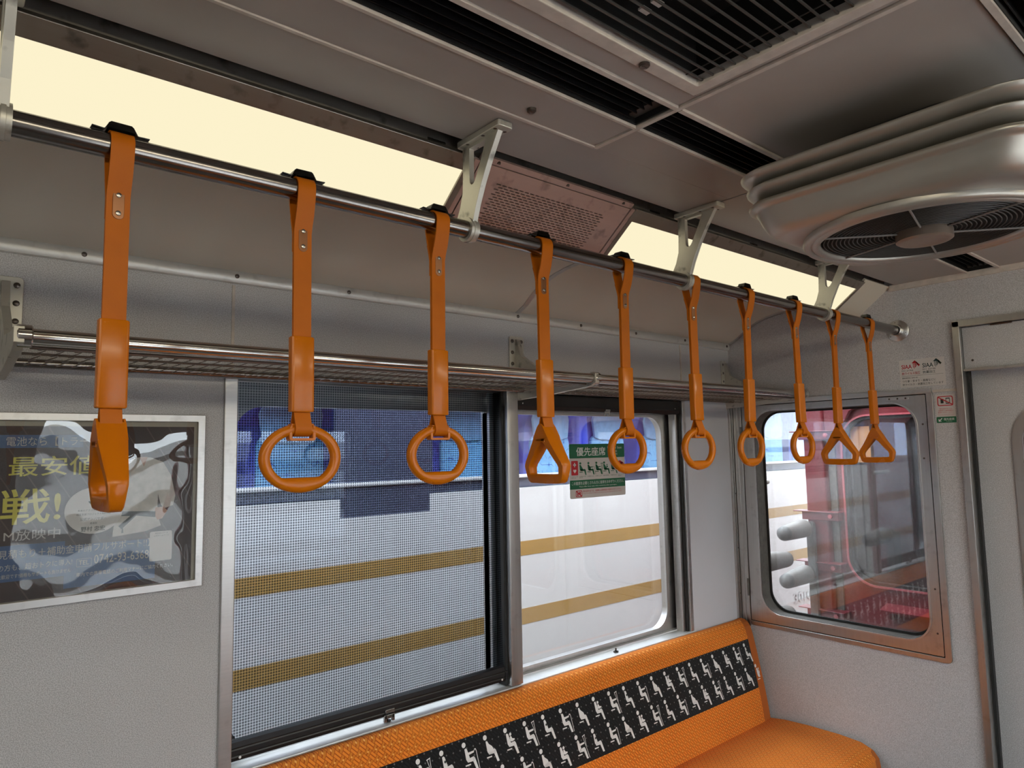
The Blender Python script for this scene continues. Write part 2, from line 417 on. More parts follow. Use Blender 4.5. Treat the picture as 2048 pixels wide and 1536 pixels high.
obj('cove_end_strip', strip_on(cvp, EX - .010, EX - .002, .006), 'alu', ce, smooth=50)
# ---- flat ceiling, built of separate panels with open joints
def cpanel(x0, x1, y0, y1, z=CZ): return obj('ceiling_panel', MB().box(x0, x1, y0, y1, z, z + .014), 'ceil', ce, bev=.0012)
JX = .943
D0, D1 = .674, .757                        # air outlet between these
cpanel(BX, 1.398, .863, .992); cpanel(1.402, EX - .006, D1 + .004, .992)
cpanel(BX, JX - .004, D1 + .004, .859, CZ - .001); cpanel(JX + .008, 1.398, D1 + .004, .8635)
cpanel(BX, .0 - 1.1, .252, D0 - .004); 
cpanel(BX + 1.5, JX - .004, .628, D0 - .004); cpanel(BX + 1.5, JX - .004, .252, .286)
cpanel(.925, JX - .004, .286, .628)
cpanel(JX + .008, EX - .006, .252, D0 - .004)
for (a, b) in ((BX, JX - .004), (JX + .008, EX - .006)):
    cpanel(a, b, 2 * MID - .992, 2 * MID - D1 - .004)
mb = MB()   # pale joint strips
mb.box(JX - .003, JX + .006, .07, .862, CZ - .004, CZ + .004)
for s in (0, 1):
    f = (lambda y: y) if s == 0 else (lambda y: 2 * MID - y)
    for y, wd in ((D0 - .004, .009), (D1 + .004, .006)):
        a, b = sorted((f(y - wd / 2), f(y + wd / 2)))
        mb.box(BX, JX - .004, a, b, CZ - .005, CZ + .006); mb.box(JX + .007, EX - .006, a, b, CZ - .005, CZ + .006)
mb.box(BX, JX - .003, .859, .865, CZ - .0035, CZ + .003)
mb.box(EX - .012, EX, OY + .7, 1.012, CZ - .020, CZ + .002)
obj('joint_strip', mb, 'trimpaint', ce)
# edge of ceiling and dark slot beside the lights; roof above
mb = MB(); mb.box(BX, EX + .1, OY - .09, WY + .09, 2.24, 2.26)
for s in (1, -1):
    y0, y1 = sorted((MID + s * (.990 - MID), MID + s * (1.30 - MID)))
    mb.box(BX, EX, y0, y1, 2.20, 2.21)
obj('ceiling_backing', mb, 'void', ce)
struct('roof', MB().prism([(WY + .135, 2.18), (WY + .10, 2.30), (1.4, 2.40), (MID, 2.46), (2 * MID - 1.4, 2.40), (OY - .10, 2.30), (OY - .135, 2.18), (OY - .10, 2.18), (OY - .07, 2.27), (MID, 2.40), (WY + .07, 2.27), (WY + .10, 2.18)], 'X', BX, EX + .12), 'redcar')

# ---- lights, speaker grille panel: one slanted housing row per side
P1 = Vector((0, 1.024, 2.124)); P2 = Vector((0, 1.150, 2.025))
dd = (P2 - P1).normalized(); nn = Vector((0, -abs(dd.z), -abs(dd.y)))   # outward normal, facing the aisle and down
LEN = (P2 - P1).length
def sl(x, a, h=0.0): p = P1 + dd * a + nn * h; return (x, p.y, p.z)
def slab(mb, x0, x1, a0, a1, h0, h1):
    vs = [sl(x, a, h) for h in (h0, h1) for a in (a0, a1) for x in (x0, x1)]
    return mb.add(vs, [(0, 2, 3, 1), (4, 5, 7, 6), (0, 1, 5, 4), (2, 6, 7, 3), (0, 4, 6, 2), (1, 3, 7, 5)])
hs = [(P1.y, P1.z - .0), (P2.y, P2.z), (P2.y + .015, P2.z + .0), (1.29, 2.112), (1.29, 2.16), (P1.y, 2.16)]
hs = [(1.030, 2.128), (1.153, 2.031), (1.162, 2.033), (1.29, 2.112), (1.29, 2.16), (1.030, 2.16)]
obj('light_trough', MB().prism(hs, 'X', BX, EX), 'housing', ce)
obj('light_trough', MB().prism(mir(hs), 'X', BX, EX), 'housing', ce)
def light(x0, x1, label, side=1):
    cx = (x0 + x1) / 2
    t = thing('ceiling_light', (cx, 1.08, 2.08), label, 'light', 'slanted ceiling lights over the handrail')
    off = Vector((-cx, -1.08, -2.08))
    def sh(mb): mb.v = [tuple(Vector(v) + off) for v in mb.v]; return mb
    fr = MB(); slab(fr, x0, x1, -.004, .028, .001, .013); slab(fr, x0, x1, LEN - .006, LEN + .004, .001, .013)
    slab(fr, x0, x0 + .013, .028, LEN - .006, .001, .013); slab(fr, x1 - .013, x1, .028, LEN - .006, .001, .013)
    obj('frame', sh(fr), 'housing', t, bev=.0012)
    obj('diffuser', sh(slab(MB(), x0 + .013, x1 - .013, .028, LEN - .006, .0015, .0085)), 'lamp', t)
    for hx in ((x0 + .165, x1 - .08) if x0 < .5 else (x0 + .09, x0 + .54)):
        h = MB().tube([(hx - .03, 1.036, 2.138), (hx + .03, 1.036, 2.138)], .0055, 8); h.box(hx - .02, hx + .02, 1.030, 1.042, 2.124, 2.136)
        obj('hinge', sh(h), 'clip', t, smooth=True)
    return t
L1 = light(-.44, .775, 'long warm lit cover, nearest of the ceiling lights, over the first three straps')
L2 = light(1.247, 2.480, 'shorter looking warm lit cover behind the fan, beyond the pink slotted panel')
# opposite side lamps, out of view and boosted to fill the interior
def dup_mirror(t, label):
    o = copy_tree(t); o.rotation_euler = (0, 0, PI); o.location = (t.location.x, 2 * MID - 1.08, 2.08); tag(o, label); return o
L3 = light(-2.40, -.66, 'warm lit cover farther back along the window side, outside the picture')
for l_, lab_ in ((L1, 'brighter lit cover over the opposite seats, outside the picture, middle one'), (L2, 'brighter lit cover over the opposite seats, nearest the end wall'), (L3, 'brighter lit cover over the opposite seats, farthest back')):
    o_ = dup_mirror(l_, lab_)
    for ch in o_.children:
        if ch.name.startswith('diffuser'): ch.data = ch.data.copy(); ch.data.materials[0] = M['lampb']
obj('end_filler_panel', slab(MB(), 2.482, EX, -.012, LEN + .004, -.004, .004), 'cove', ce)
# slotted panel
gx0, gx1 = .775, 1.247
vp = thing('speaker_panel', ((gx0 + gx1) / 2, 1.08, 2.08), 'pink reflection tinted metal panel with rows of small slots between the two lit covers', 'speaker panel')
off = Vector((-(gx0 + gx1) / 2, -1.08, -2.08))
mb = MB(); rows, cols = 19, 21; sx0, sx1, sa0, sa1 = gx0 + .078, gx1 - .078, .034, LEN - .014
cw = (sx1 - sx0) / cols; rh = (sa1 - sa0) / rows
for r in range(rows):
    o2 = (r % 2) * cw * .5
    for c in range(cols):
        x0 = sx0 + c * cw + o2 - cw * .25; x1 = x0 + cw; a0 = sa0 + r * rh; a1 = a0 + rh; xm = (x0 + x1) / 2; am = (a0 + a1) / 2
        hw, hh = cw * .31, rh * .23
        O = [(x0, a0), (xm, a0), (x1, a0), (x1, am), (x1, a1), (xm, a1), (x0, a1), (x0, am)]
        I = [(xm - hw, am - hh), (xm, am - hh), (xm + hw, am - hh), (xm + hw + .002, am), (xm + hw, am + hh), (xm, am + hh), (xm - hw, am + hh), (xm - hw - .002, am)]
        mb.loft([[sl(*p, .010) for p in O], [sl(*p, .010) for p in I], [sl(*p, .006) for p in I]], cap0=False, cap1=False)
    xl, xr = sx0 + o2 - cw * .25, sx0 + cols * cw + o2 - cw * .25
    mb.add([sl(gx0 + .016, a0, .010), sl(xl, a0, .010), sl(xl, a1, .010), sl(gx0 + .016, a1, .010)], [(0, 1, 2, 3)])
    mb.add([sl(xr, a0, .010), sl(gx1 - .016, a0, .010), sl(gx1 - .016, a1, .010), sl(xr, a1, .010)], [(0, 1, 2, 3)])
for a0, a1 in ((.002, sa0), (sa1, LEN + .003)): slab(mb, gx0 + .016, gx1 - .016, a0, a1, .008, .010)
mb.v = [tuple(Vector(v) + off) for v in mb.v]; obj('slotted_sheet', mb, 'pink', vp)
q = slab(MB(), gx0 + .03, gx1 - .03, .02, LEN - .008, .0012, .003); q.v = [tuple(Vector(v) + off) for v in q.v]; obj('dark_backing', q, 'void', vp)
q = slab(MB(), gx0, gx0 + .0125, .0, LEN + .003, .001, .011); slab(q, gx1 - .0125, gx1, .0, LEN + .003, .001, .011); slab(q, gx0 + .014, gx1 - .014, -.012, .0, .001, .010)
q.v = [tuple(Vector(v) + off) for v in q.v]; obj('edge_strip', q, 'pink', vp)
for hx in (.83, 1.02, 1.20):
    q = MB().cyl(sl(hx, -.006, .0095), 'Z', .004, -.002, .002, 10); q.v = [tuple(Vector(v) + off) for v in q.v]; obj('screw', q, 'screw', vp)

# ---- floor, other walls
struct('floor', MB().box(BX, EX + .1, OY - .1, WY + .1, -.06, 0), 'floor')
struct('wall_back', MB().box(BX - .04, BX, OY - .13, WY + .13, 0, 2.2), 'wall_plain')
# opposite wall with two window openings
wr = setting('wall_right'); mb = MB(); y0, y1 = OY - .028, OY
segs = [(BX, -2.2), (-1.25, .38), (1.25, 1.33), (2.25, EX + .06)]
for a, b in segs: mb.box(a, b, y0, y1, 0, 1.99)
for a, b in ((-2.2, -1.25), (.38, 1.25), (1.33, 2.25)): mb.box(a, b, y0, y1, 0, .85); mb.box(a, b, y0, y1, 1.72, 1.99)
obj('wall_sheet', mb, 'wall', wr)
mb = MB()
for a, b in segs: mb.box(a - .02 if a > BX else a, b + .02 if b < 2.3 else b, OY - .135, OY - .11, -.9, 2.2)
for a, b in ((-2.2, -1.25), (.38, 1.25), (1.33, 2.25)): mb.box(a, b, OY - .135, OY - .11, -.9, .82); mb.box(a, b, OY - .135, OY - .11, 1.74, 2.2)
obj('outer_skin', mb, 'redcar', wr)
w4 = setting('window_4')
for a, b in ((-2.2, -1.25), (.38, 1.25), (1.33, 2.25)):
    obj('window_frame', MB().frame('Y', (a - .01, b + .01, .84, 1.73), .01, (a + .02, b - .02, .87, 1.70), .04, OY - .07, OY - .05), 'alu', w4)
    obj('pane', MB().box(a, b, OY - .064, OY - .060, .85, 1.72), 'glass', w4)

# ================================================================== DOUBLE SIDE WINDOW
wn = setting('window_1')
GY = WY + .085
mb = MB()
obj('sill', MB().prism([(WY - .010, .818), (WY - .010, .830), (WY + .040, .832), (WY + .042, .836), (GY + .01, .838), (GY + .01, .80), (WY + .003, .80), (WY + .003, .818)], 'X', WX0 - .003, WX1 + .012), 'sill', wn, bev=.001)
obj('left_post', MB().box(.531, .562, WY - .007, WY + .03, .80, 1.742), 'alu', wn, bev=.002)
obj('jamb', MB().box(.549, .557, WY + .03, GY, .82, 1.742), 'alu', wn)
obj('middle_post', MB().prism(rrect(1.400, 1.446, WY - .012, WY + .045, .003, 3), 'Z', .834, 1.742), 'aluv', wn, smooth=30)
obj('post_channel', MB().box(1.389, 1.3995, WY + .006, WY + .05, .834, 1.742), 'blackrub', wn)
obj('post_back', MB().box(1.372, 1.46, WY + .046, GY + .003, .834, 1.742), 'alu', wn)
obj('top_strip', MB().prism([(WY + .001, 1.742), (WY - .012, 1.7425), (WY - .014, 1.750), (WY - .012, 1.757), (WY + .001, 1.758)], 'X', .500, 2.405), 'alu', wn, smooth=50)
obj('head_lining', MB().box(WX0, WX1, WY + .002, GY + .02, 1.742, 1.76), 'black', wn)
obj('right_strip', MB().box(2.327, 2.347, WY - .006, WY + .03, .80, 1.742), 'alu', wn, bev=.002)
obj('slot_rubber', MB().box(2.316, 2.3265, WY + .004, WY + .04, .83, 1.742), 'blackrub', wn)
obj('slot_strip', MB().box(2.300, 2.3155, WY + .012, WY + .045, .83, 1.742), 'alu', wn, bev=.002)
# sash of the right light with rounded corners, gasket, pane
obj('sash', MB().frame('Y', (1.44, 2.345, .832, 1.742), .002, (1.452, 2.262, .853, 1.680), (.075, .004, .004, .075), WY + .058, GY - .003, 10), 'aluv', wn, smooth=30)
obj('sash_bead', MB().frame('Y', (1.451, 2.270, .848, 1.688), (.082, .004, .004, .082), (1.453, 2.254, .856, 1.674), (.07, .004, .004, .07), WY + .050, WY + .0585, 10), 'alu', wn, smooth=30)
obj('gasket', MB().frame('Y', (1.444, 2.30, .840, 1.70), (.09, .004, .004, .09), (1.454, 2.275, .846, 1.688), (.078, .004, .004, .078), GY - .003, GY + .006, 10), 'blackrub', wn)
obj('pane', MB().box(1.446, 2.33, GY, GY + .004, .832, 1.742), 'glass', wn)
obj('sash', MB().frame('Y', (.556, 1.385, .832, 1.742), .002, (.575, 1.372, .853, 1.680), (.004, .075, .075, .004), WY + .058, GY - .003, 10), 'aluv', wn, smooth=30)
obj('pane', MB().box(.556, 1.385, GY, GY + .004, .832, 1.742), 'glass', wn)
for x in (.98, 1.905):
    mb = MB().box(x - .002, x + .002, WY + .012, WY + .016, .832, .845); mb.prism(circ(x, WY + .014, .011, 12, .008), 'Z', .8315, .8345)
    obj('catch', mb, 'clip', wn)

# roller blinds
bl = thing('roller_blind', (.98, WY + .014, 1.73), 'navy mesh roller blind pulled down over the left window pane', 'blind')
mb = MB(); nx, nz = 12, 14; x0, x1, z0, z1 = -.418, .408, -.838, .006
vs = []; fs = []
for j in range(nz + 1):
    for i in range(nx + 1):
        u = i / nx; v = j / nz
        edge = -.006 * math.sin(PI * v) * (u > .99)
        vs.append((x0 + (x1 - x0) * u + edge, .0015 * math.sin(3 * u + 2 * v), z0 + (z1 - z0) * v))
for j in range(nz):
    for i in range(nx): a = j * (nx + 1) + i; fs.append((a, a + 1, a + nx + 2, a + nx + 1))
obj('mesh_fabric', MB().add(vs, fs), 'blind', bl, smooth=True)
pr = [(-.010, -.880), (-.012, -.872), (-.0105, -.869), (-.012, -.866), (-.012, -.856), (-.0105, -.853), (-.012, -.850), (-.011, -.838), (-.004, -.834), (.008, -.836), (.010, -.880)]
obj('bottom_bar', MB().prism(pr, 'X', -.416, .404), 'black', bl)
obj('end_cap', MB().prism(rrect(-.014, .012, -.878, -.850, .006, 4), 'X', .404, .414), 'black', bl)
for x in (-.396, .392): obj('rivet', MB().lathe((x, -.0122, -.873), [(.0032, 0), (.003, -.001), (.0001, -.0015)], 'Y', 12), 'white', bl)
pm = MB().box(-.014, .014, -.016, -.012, -.872, -.862).box(-.018, .010, -.020, -.016, -.884, -.874); pm.box(-.020, -.012, -.020, -.012, -.892, -.874).box(.004, .012, -.020, -.012, -.892, -.874)
obj('latch', pm, 'screwlite', bl, bev=.001)
b2 = thing('roller_blind', (1.88, WY + .014, 1.73), 'black roller blind rolled up above the clear right window pane', 'blind')
obj('cassette', MB().prism([(-.016, .010), (-.016, -.030), (-.006, -.044), (.030, -.044), (.040, .010)], 'X', -.432, .438), 'black', b2, bev=.0015)
obj('latch', MB().box(-.012, .014, -.021, -.016, -.040, -.034).box(-.016, .006, -.024, -.019, -.050, -.042).box(-.020, -.014, -.024, -.018, -.058, -.042).box(.002, .006, -.024, -.018, -.058, -.042), 'screwlite', b2, bev=.0008)
for x in (-.405, .405): obj('rivet', MB().lathe((x, -.0165, -.022), [(.0028, 0), (.0001, -.0015)], 'Y', 10), 'screwlite', b2)

# ================================================================== END WALL
DY0 = .797                                  # door opening begins here, towards -y
we = setting('wall_front')
mb = MB(); T = .02
wy0, wy1, wz0, wz1 = .935, 1.60, .845, 1.712       # casement opening
mb.box(EX, EX + T, DY0 + .01, wy0 - .012, 0, 2.24).box(EX, EX + T, wy1 + .02, WY + .12, 0, 2.24)
mb.box(EX, EX + T, wy0 - .012, wy1 + .02, 0, .83).box(EX, EX + T, wy0 - .012, wy1 + .02, 1.722, 2.24)
mb.box(EX, EX + T, OY - .12, DY0 + .01, 1.96, 2.24).box(EX, EX + T, OY - .12, .117 - .01, 0, 1.96)
obj('wall_sheet', mb, 'wall', we)
mb = MB(); mb.frame('X', (OY - .12, WY + .135, -.9, 2.3), 0, (.965, 1.612, .845, 1.712), .085, EX + .085, EX + .11)
obj('outer_skin', mb, 'redcar', we)
# corner channel between the two walls
ct = setting('trim_3')
mb = MB().box(2.655, 2.664, WY - .012, WY, .45, 1.742).box(2.667, 2.676, WY - .014, WY, .45, 1.742).box(2.679, 2.686, WY - .050, WY, .45, 1.742)
mb.box(EX - .006, EX, 1.652, 1.662, .45, 1.742).box(EX - .010, EX, 1.666, 1.680, .45, 1.742)
obj('corner_channel', mb, 'aluv', ct, bev=.001)
for z in (1.35, 1.12, .93): obj('screw', MB().lathe((2.671, WY - .0145, z), [(.003, 0), (.0001, -.0012)], 'Y', 10), 'screw', ct)
struct('trim_4', MB().box(EX - .008, EX, .900, 1.70, 1.730, 1.746), 'alu', bev=.001)

w2 = setting('window_2')
obj('outer_frame', MB().frame('X', (.896, 1.650, .806, 1.740), .016, (.917, 1.648, .822, 1.727), .002, EX - .007, EX + .003, 5), 'aluv', w2, bev=.001)
obj('casement_gap', MB().frame('X', (.912, 1.652, .818, 1.731), .002, (.926, 1.640, .832, 1.717), .002, EX - .0012, EX + .002, 1), 'blackrub', w2)
obj('casement', MB().frame('X', (.9205, 1.6445, .8255, 1.7235), .002, (.955, 1.592, .862, 1.700), .085, EX - .004, EX + .004, 12), 'aluv', w2, smooth=30)
obj('casement_bead', MB().frame('X', (.951, 1.596, .858, 1.704), .089, (.957, 1.590, .864, 1.698), .083, EX - .008, EX - .003, 12), 'alu', w2, smooth=30)
obj('rubber_seal', MB().frame('X', (.953, 1.594, .860, 1.702), .087, (.958, 1.589, .865, 1.697), .082, EX - .002, EX + .058, 12), 'rubber', w2, smooth=30)
obj('inner_seal', MB().frame('X', (.955, 1.592, .862, 1.700), .085, (.966, 1.581, .874, 1.690), .078, EX + .055, EX + .062, 12), 'blackrub', w2, smooth=30)
obj('pane', MB().prism(rrect(.958, 1.589, .866, 1.696, .082, 10), 'X', EX + .060, EX + .064), 'dirtyglass', w2)
mb = MB().prism(rrect(.974, 1.048, 1.7095, 1.7205, .005, 4), 'X', EX - .0095, EX - .0045)
obj('latch_plate', mb, 'alu', w2, bev=.0006)
for y in (.983, 1.010, 1.038): obj('screw', MB().lathe((EX - .0096, y, 1.715), [(.0032, 0), (.0001, -.001)], 'X', 10), 'screw', w2)
for y, z in ((.934, 1.62), (.938, 1.50), (.936, .90), (.934, 1.05)): obj('screw', MB().lathe((EX - .0045, y, z), [(.0035, 0), (.0001, -.0012)], 'X', 10), 'screw', w2)
for z in (.96, 1.60): obj('hinge', MB().cyl((EX - .010, 1.650, z), 'Z', .004, -.035, .035, 8), 'rubber', w2, smooth=True)

# sliding gangway door with its frame and lintel box
dr = setting('door_1')
fr = MB().box(EX - .012, EX + .03, DY0, DY0 + .021, 0, 1.967).box(EX - .012, EX + .03, .117 - .021, DY0 + .021, 1.947, 1.967).box(EX - .012, EX + .03, .096, .117, 0, 1.947)
obj('door_frame', fr, 'aluv', dr, bev=.0015)
obj('lintel_panel', MB().box(EX + .012, EX + .022, .118, DY0 - .001, 1.802, 1.9455), 'wall', dr)
obj('lintel_bar', MB().box(EX - .002, EX + .02, .118, DY0 - .001, 1.795, 1.802), 'alu', dr, bev=.001)
obj('screw', MB().lathe((EX + .011, .771, 1.831), [(.004, 0), (.0001, -.0015)], 'X', 10), 'screw', dr)
obj('lintel_hinge', MB().cyl((EX + .006, .680, 1.944), 'Y', .003, -.03, .03, 8), 'screw', dr)
DX = EX + .062
obj('door_leaf', MB().frame('X', (.05, .85, 0, 1.80), 0, (.235, .665, .75, 1.66), .11, DX, DX + .03, 12), 'wall', dr)
obj('door_window_frame', MB().frame('X', (.215, .690, .725, 1.685), .125, (.236, .664, .751, 1.659), .11, DX - .006, DX + .004, 12), 'aluv', dr, smooth=30)
obj('door_glass', MB().prism(rrect(.236, .664, .751, 1.659, .11, 10), 'X', DX + .012, DX + .016), 'glass', dr)
obj('door_stop', MB().box(EX + .03, EX + .05, DY0 - .008, DY0 + .012, 0, 1.80), 'blackrub', dr)
struct('trim_5', MB().box(EX - .005, EX, DY0 + .022, .896, 1.730, 1.7385), 'trimpaint')
struct('trim_6', MB().box(EX + .1, EX + .7, .05, .09, 0, 2.1).box(EX + .1, EX + .7, .83, .87, 0, 2.1).box(EX + .1, EX + .7, .05, .87, 2.1, 2.12), 'black')

# ================================================================== HANDRAIL and brackets
hr = thing('handrail', (1.2, RY, RZ), 'long polished steel overhead rail carrying the orange straps', 'handrail')
obj('pipe', MB().cyl((0, 0, 0), 'X', .0163, BX - 1.2, EX - 1.2 - .006, 28), 'rail', hr, smooth=True)
fx = EX - 1.2
obj('end_flange', MB().lathe((fx, 0, 0), [(.0195, -.028), (.0215, -.026), (.0215, -.008), (.024, -.0065), (.037, -.0045), (.0385, -.003), (.0385, -.0002), (.018, -.0002), (.018, -.028)], 'X', 32), 'aluv', hr, smooth=True)
for k in range(3):
    a = math.radians(80 + 120 * k); obj('flange_screw', MB().lathe((fx - .0047, .030 * math.cos(a), .030 * math.sin(a)), [(.0036, 0), (.0001, -.0015)], 'X', 10), 'screw', hr)
mb = MB()
# bracket: pierced tapering web, T flange, split collar
def web(mb):
    out = [(-.106, .158), (-.098, .150), (-.052, .076), (-.024, .024), (-.0195, .004), (-.0135, -.0145), (.0, -.021), (.0135, -.0145), (.0205, .0), (.0235, .013), (.0275, .024), (.018, .045), (.0105, .075), (.0085, .11), (.010, .150), (.014, .158)]
    return out
def bracket(x, label):
    t = thing('rail_bracket', (x, RY, CZ), label, 'bracket', 'cast brackets holding the handrail')
    z0 = RZ - CZ
    # outer outline and triangular window, bridged
    O = [(-.104, 0), (-.070, -.052), (-.048, -.090), (-.030, -.128), (-.022, -.150), (-.0155, -.168), (.0, -.170), (.0205, -.165), (.026, -.150), (.030, -.140), (.020, -.122), (.0115, -.096), (.0095, -.060), (.010, 0)]
    I = [(-.060, -.017), (-.050, -.040), (-.036, -.066), (-.0290, -.079), (-.0250, -.0845), (-.0205, -.087), (-.0170, -.087), (-.0140, -.085), (-.0120, -.081), (-.0115, -.076), (-.0113, -.066), (-.0112, -.050), (-.0112, -.034), (-.0115, -.017)]
    h = .0055
    mbw = MB().loft([[(-h, *p) for p in O], [(-h, *p) for p in I], [(h, *p) for p in I], [(h, *p) for p in O]], wrap=True)
    obj('web', mbw, 'cast', t, bev=.0006)
    obj('top_flange', MB().prism(rrect(-.0165, .0165, -.112, .014, .005, 3), 'Z', -.012, -.0002), 'cast', t, bev=.0015)
    obj('collar', MB().lathe((0, 0, z0), [(.0166, -.009), (.0225, -.009), (.0225, -.003), (.0240, -.0025), (.0240, .0025), (.0225, .003), (.0225, .009), (.0166, .009)], 'X', 28), 'cast', t, smooth=35)
    for yy in (-.095, -.060, -.014):
        for sx in (-.011, .011): obj('screw', MB().lathe((sx, yy, -.0122), [(.0036, 0), (.0001, -.0012)], 'Z', 10), 'screw', t)
    return t
bracket(.047, 'cast bracket cut off by the left picture edge')
bracket(.742, 'cast bracket with pierced web in front of the pink slotted panel')
bracket(1.400, 'cast bracket with pierced web in front of the far lit cover, left of the fan')
bracket(2.122, 'small looking cast bracket under the fan near the end wall')

# ================================================================== STRAPS
def ribbon(path, hw, th):
    """path of (y,z) centre line, ribbon wide in x"""
    n = len(path); L = []; R = []
    for i, (y, z) in enumerate(path):
        a = path[max(i - 1, 0)]; b = path[min(i + 1, n - 1)]
        d = Vector((b[0] - a[0], b[1] - a[1])).normalized(); nv = Vector((-d.y, d.x)) * th / 2
        L.append((y + nv.x, z + nv.y)); R.append((y - nv.x, z - nv.y))
    return MB().loft([[(-hw, *L[i]), (hw, *L[i]), (hw, *R[i]), (-hw, *R[i])] for i in range(n)])
def arcpts(r, a0, a1, n, cy_=0, cz=0): return [(cy_ + r * math.cos(math.radians(a0 + (a1 - a0) * i / n)), cz + r * math.sin(math.radians(a0 + (a1 - a0) * i / n))) for i in range(n + 1)]
def strap_base(kind):
    t = thing('hanging_strap', (0, RY, RZ), '-', 'strap', None)
    Z = lambda z: z - RZ
    rr = .0185
    path = [(-.0018, Z(1.733)), (-.0018, Z(1.86)), (-.002, Z(1.895)), (-.0045, Z(1.905)), (-.011, Z(1.922)), (-.0165, Z(1.945))] + arcpts(rr, 188, -8, 12) + [(.0165, Z(1.945)), (.011, Z(1.922)), (.0055, Z(1.905)), (.0025, Z(1.895)), (.0018, Z(1.885)), (.0018, Z(1.733))]
    obj('belt', ribbon(path, .0138, .0026), 'belt', t, smooth=25)
    obj('belt_tail', ribbon([(.0125, Z(1.922)), (.0075, Z(1.906)), (.0046, Z(1.893)), (.0046, Z(1.866))], .0138, .0022), 'belt', t, smooth=25)
    pl = obj('rivet_plate', MB().prism(rrect(-.0068, .0068, Z(1.866), Z(1.906), .0067, 5), 'Y', -.0045, -.0031), 'rivetplate', t, bev=.0005)
    for z in (1.874, 1.898): obj('rivet', MB().lathe((0, -.0045, Z(z)), [(.0036, 0), (.003, -.0014), (.0001, -.002)], 'Y', 12), 'screwlite', pl, smooth=True)
    # sleeve
    rings = []
    for z, k in ((1.6205, .93), (1.622, 1.0), (1.7325, 1.0), (1.734, .93)):
        rings.append([(a, b, Z(z)) for a, b in rrect(-.0178 * k, .0178 * k, -.0085 * k, .0085 * k, .004, 3)])
    obj('sleeve', MB().loft(rings), 'grip', t, smooth=30)
    zb = 1.588 if kind == 'ring' else 1.592
    w_ = .0105 if kind == 'ring' else .0075
    lo = [(-.0016, Z(1.624)), (-.0035, Z(1.616)), (-w_, Z(zb + .010))] + arcpts(w_, 180, 360, 8, 0, Z(zb + .0075)) + [(w_, Z(zb + .010)), (.0035, Z(1.616)), (.0016, Z(1.624))]
    obj('lower_loop', ribbon(lo, .0125, .0026), 'belt', t, smooth=25)
    if kind == 'ring':
        a, b = .0628, .0512; n = 56; rings = []; ai, bi = a - .0165, b - .0155; zc = -.0285
        for k in range(n):
            th = 2 * PI * k / n; ox, oz = a * math.cos(th), b * math.sin(th); ix, iz = ai * math.cos(th), bi * math.sin(th)
            if iz < zc: f = zc / iz; ix *= f; iz = zc
            cx_, cz_ = (ox + ix) / 2, (oz + iz) / 2; d = Vector((ox - ix, oz - iz)); rad = d.length / 2; d.normalize()
            ty = .0082
            ring = []
            for j in range(12):
                p = 2 * PI * j / 12; cc, ss = math.cos(p), math.sin(p)
                ring.append((cx_ + d.x * rad * cc, ty * math.copysign(abs(ss) ** .8, ss), Z(1.5520) + cz_ + d.y * rad * cc))
            rings.append(ring)
        gr = obj('ring_grip', MB().loft(rings, wrap=True), 'grip', t, smooth=60)
        q = MB().frame('Y', (-.0205, .0205, Z(1.5775), Z(1.600)), .004, (-.0155, .0155, Z(1.5815), Z(1.603)), .001, -.0075, .0075, 3)
        obj('slot_frame', q, 'grip', gr, bev=.001)
    else:
        O = [(0, 1.6065), (.0075, 1.603), (.020, 1.584), (.037, 1.557), (.0535, 1.533), (.0565, 1.525), (.0520, 1.505), (.0485, 1.4965), (.041, 1.4925), (0, 1.4915)]
        I = [(0, 1.5725), (.003, 1.570), (.0135, 1.559), (.026, 1.543), (.0385, 1.5285), (.0415, 1.5225), (.0405, 1.514), (.0395, 1.5105), (.038, 1.510), (0, 1.5095)]
        O = O + [(-y, z) for y, z in O[-2:0:-1]]; I = I + [(-y, z) for y, z in I[-2:0:-1]]
        def wd(z): return .0085 + (.0175 - .0085) * max(0, min(1, (z - 1.50) / .085))
        m = len(O); rings = []
        for i in range(m):
            o_, i_ = Vector(O[i]), Vector(I[i]); ring = []
            for sgn, u in ((-1, .12), (-1, .88), (-.8, 1), (.8, 1), (1, .88), (1, .12), (.8, 0), (-.8, 0)):
                p = o_.lerp(i_, u); ring.append((sgn * wd(p.y), p.x, Z(p.y)))
            rings.append(ring)
        # top is left open between the two ears, so the belt passes through
        gr = obj('triangle_grip', MB().loft(rings[1:] ), 'grip', t, smooth=40)
        ears = MB()
        for s_ in (-1, 1):
            ears.prism([(-.0215, Z(1.580)), (-.0085, Z(1.602)), (-.003, Z(1.6075)), (.003, Z(1.6075)), (.0085, Z(1.602)), (.0215, Z(1.580)), (.008, Z(1.573)), (-.008, Z(1.573))], 'X', s_ * .0172, s_ * .0138)
        ears.cyl((0, 0, Z(1.600)), 'X', .0035, -.015, .015, 10); ears.box(-.0172, .0172, -.012, .012, Z(1.5715), Z(1.5795))
        obj('slot_frame', ears, 'grip', gr, bev=.0008)
    return t
def add_clip(t):
    z = .0163
    pts = [(-.034, z + .0045), (-.020, z + .0035), (-.0165, z + .006), (-.0150, z + .0125), (-.0120, z + .0150), (.0120, z + .0150), (.0150, z + .0125), (.0165, z + .006), (.020, z + .0035), (.034, z + .0040)]
    top = pts; bot = [(x, zz - .0016) for x, zz in pts][::-1]
    mb = MB().prism(top + bot, 'Y', -.007, .012)
    obj('spring_clip', mb, 'clip', t, bev=.0004)
xs = [.172, .422, .672, .923, 1.170, 1.424, 1.673, 1.931, 2.177, 2.430]
kinds = 'trrtrrrrtt'
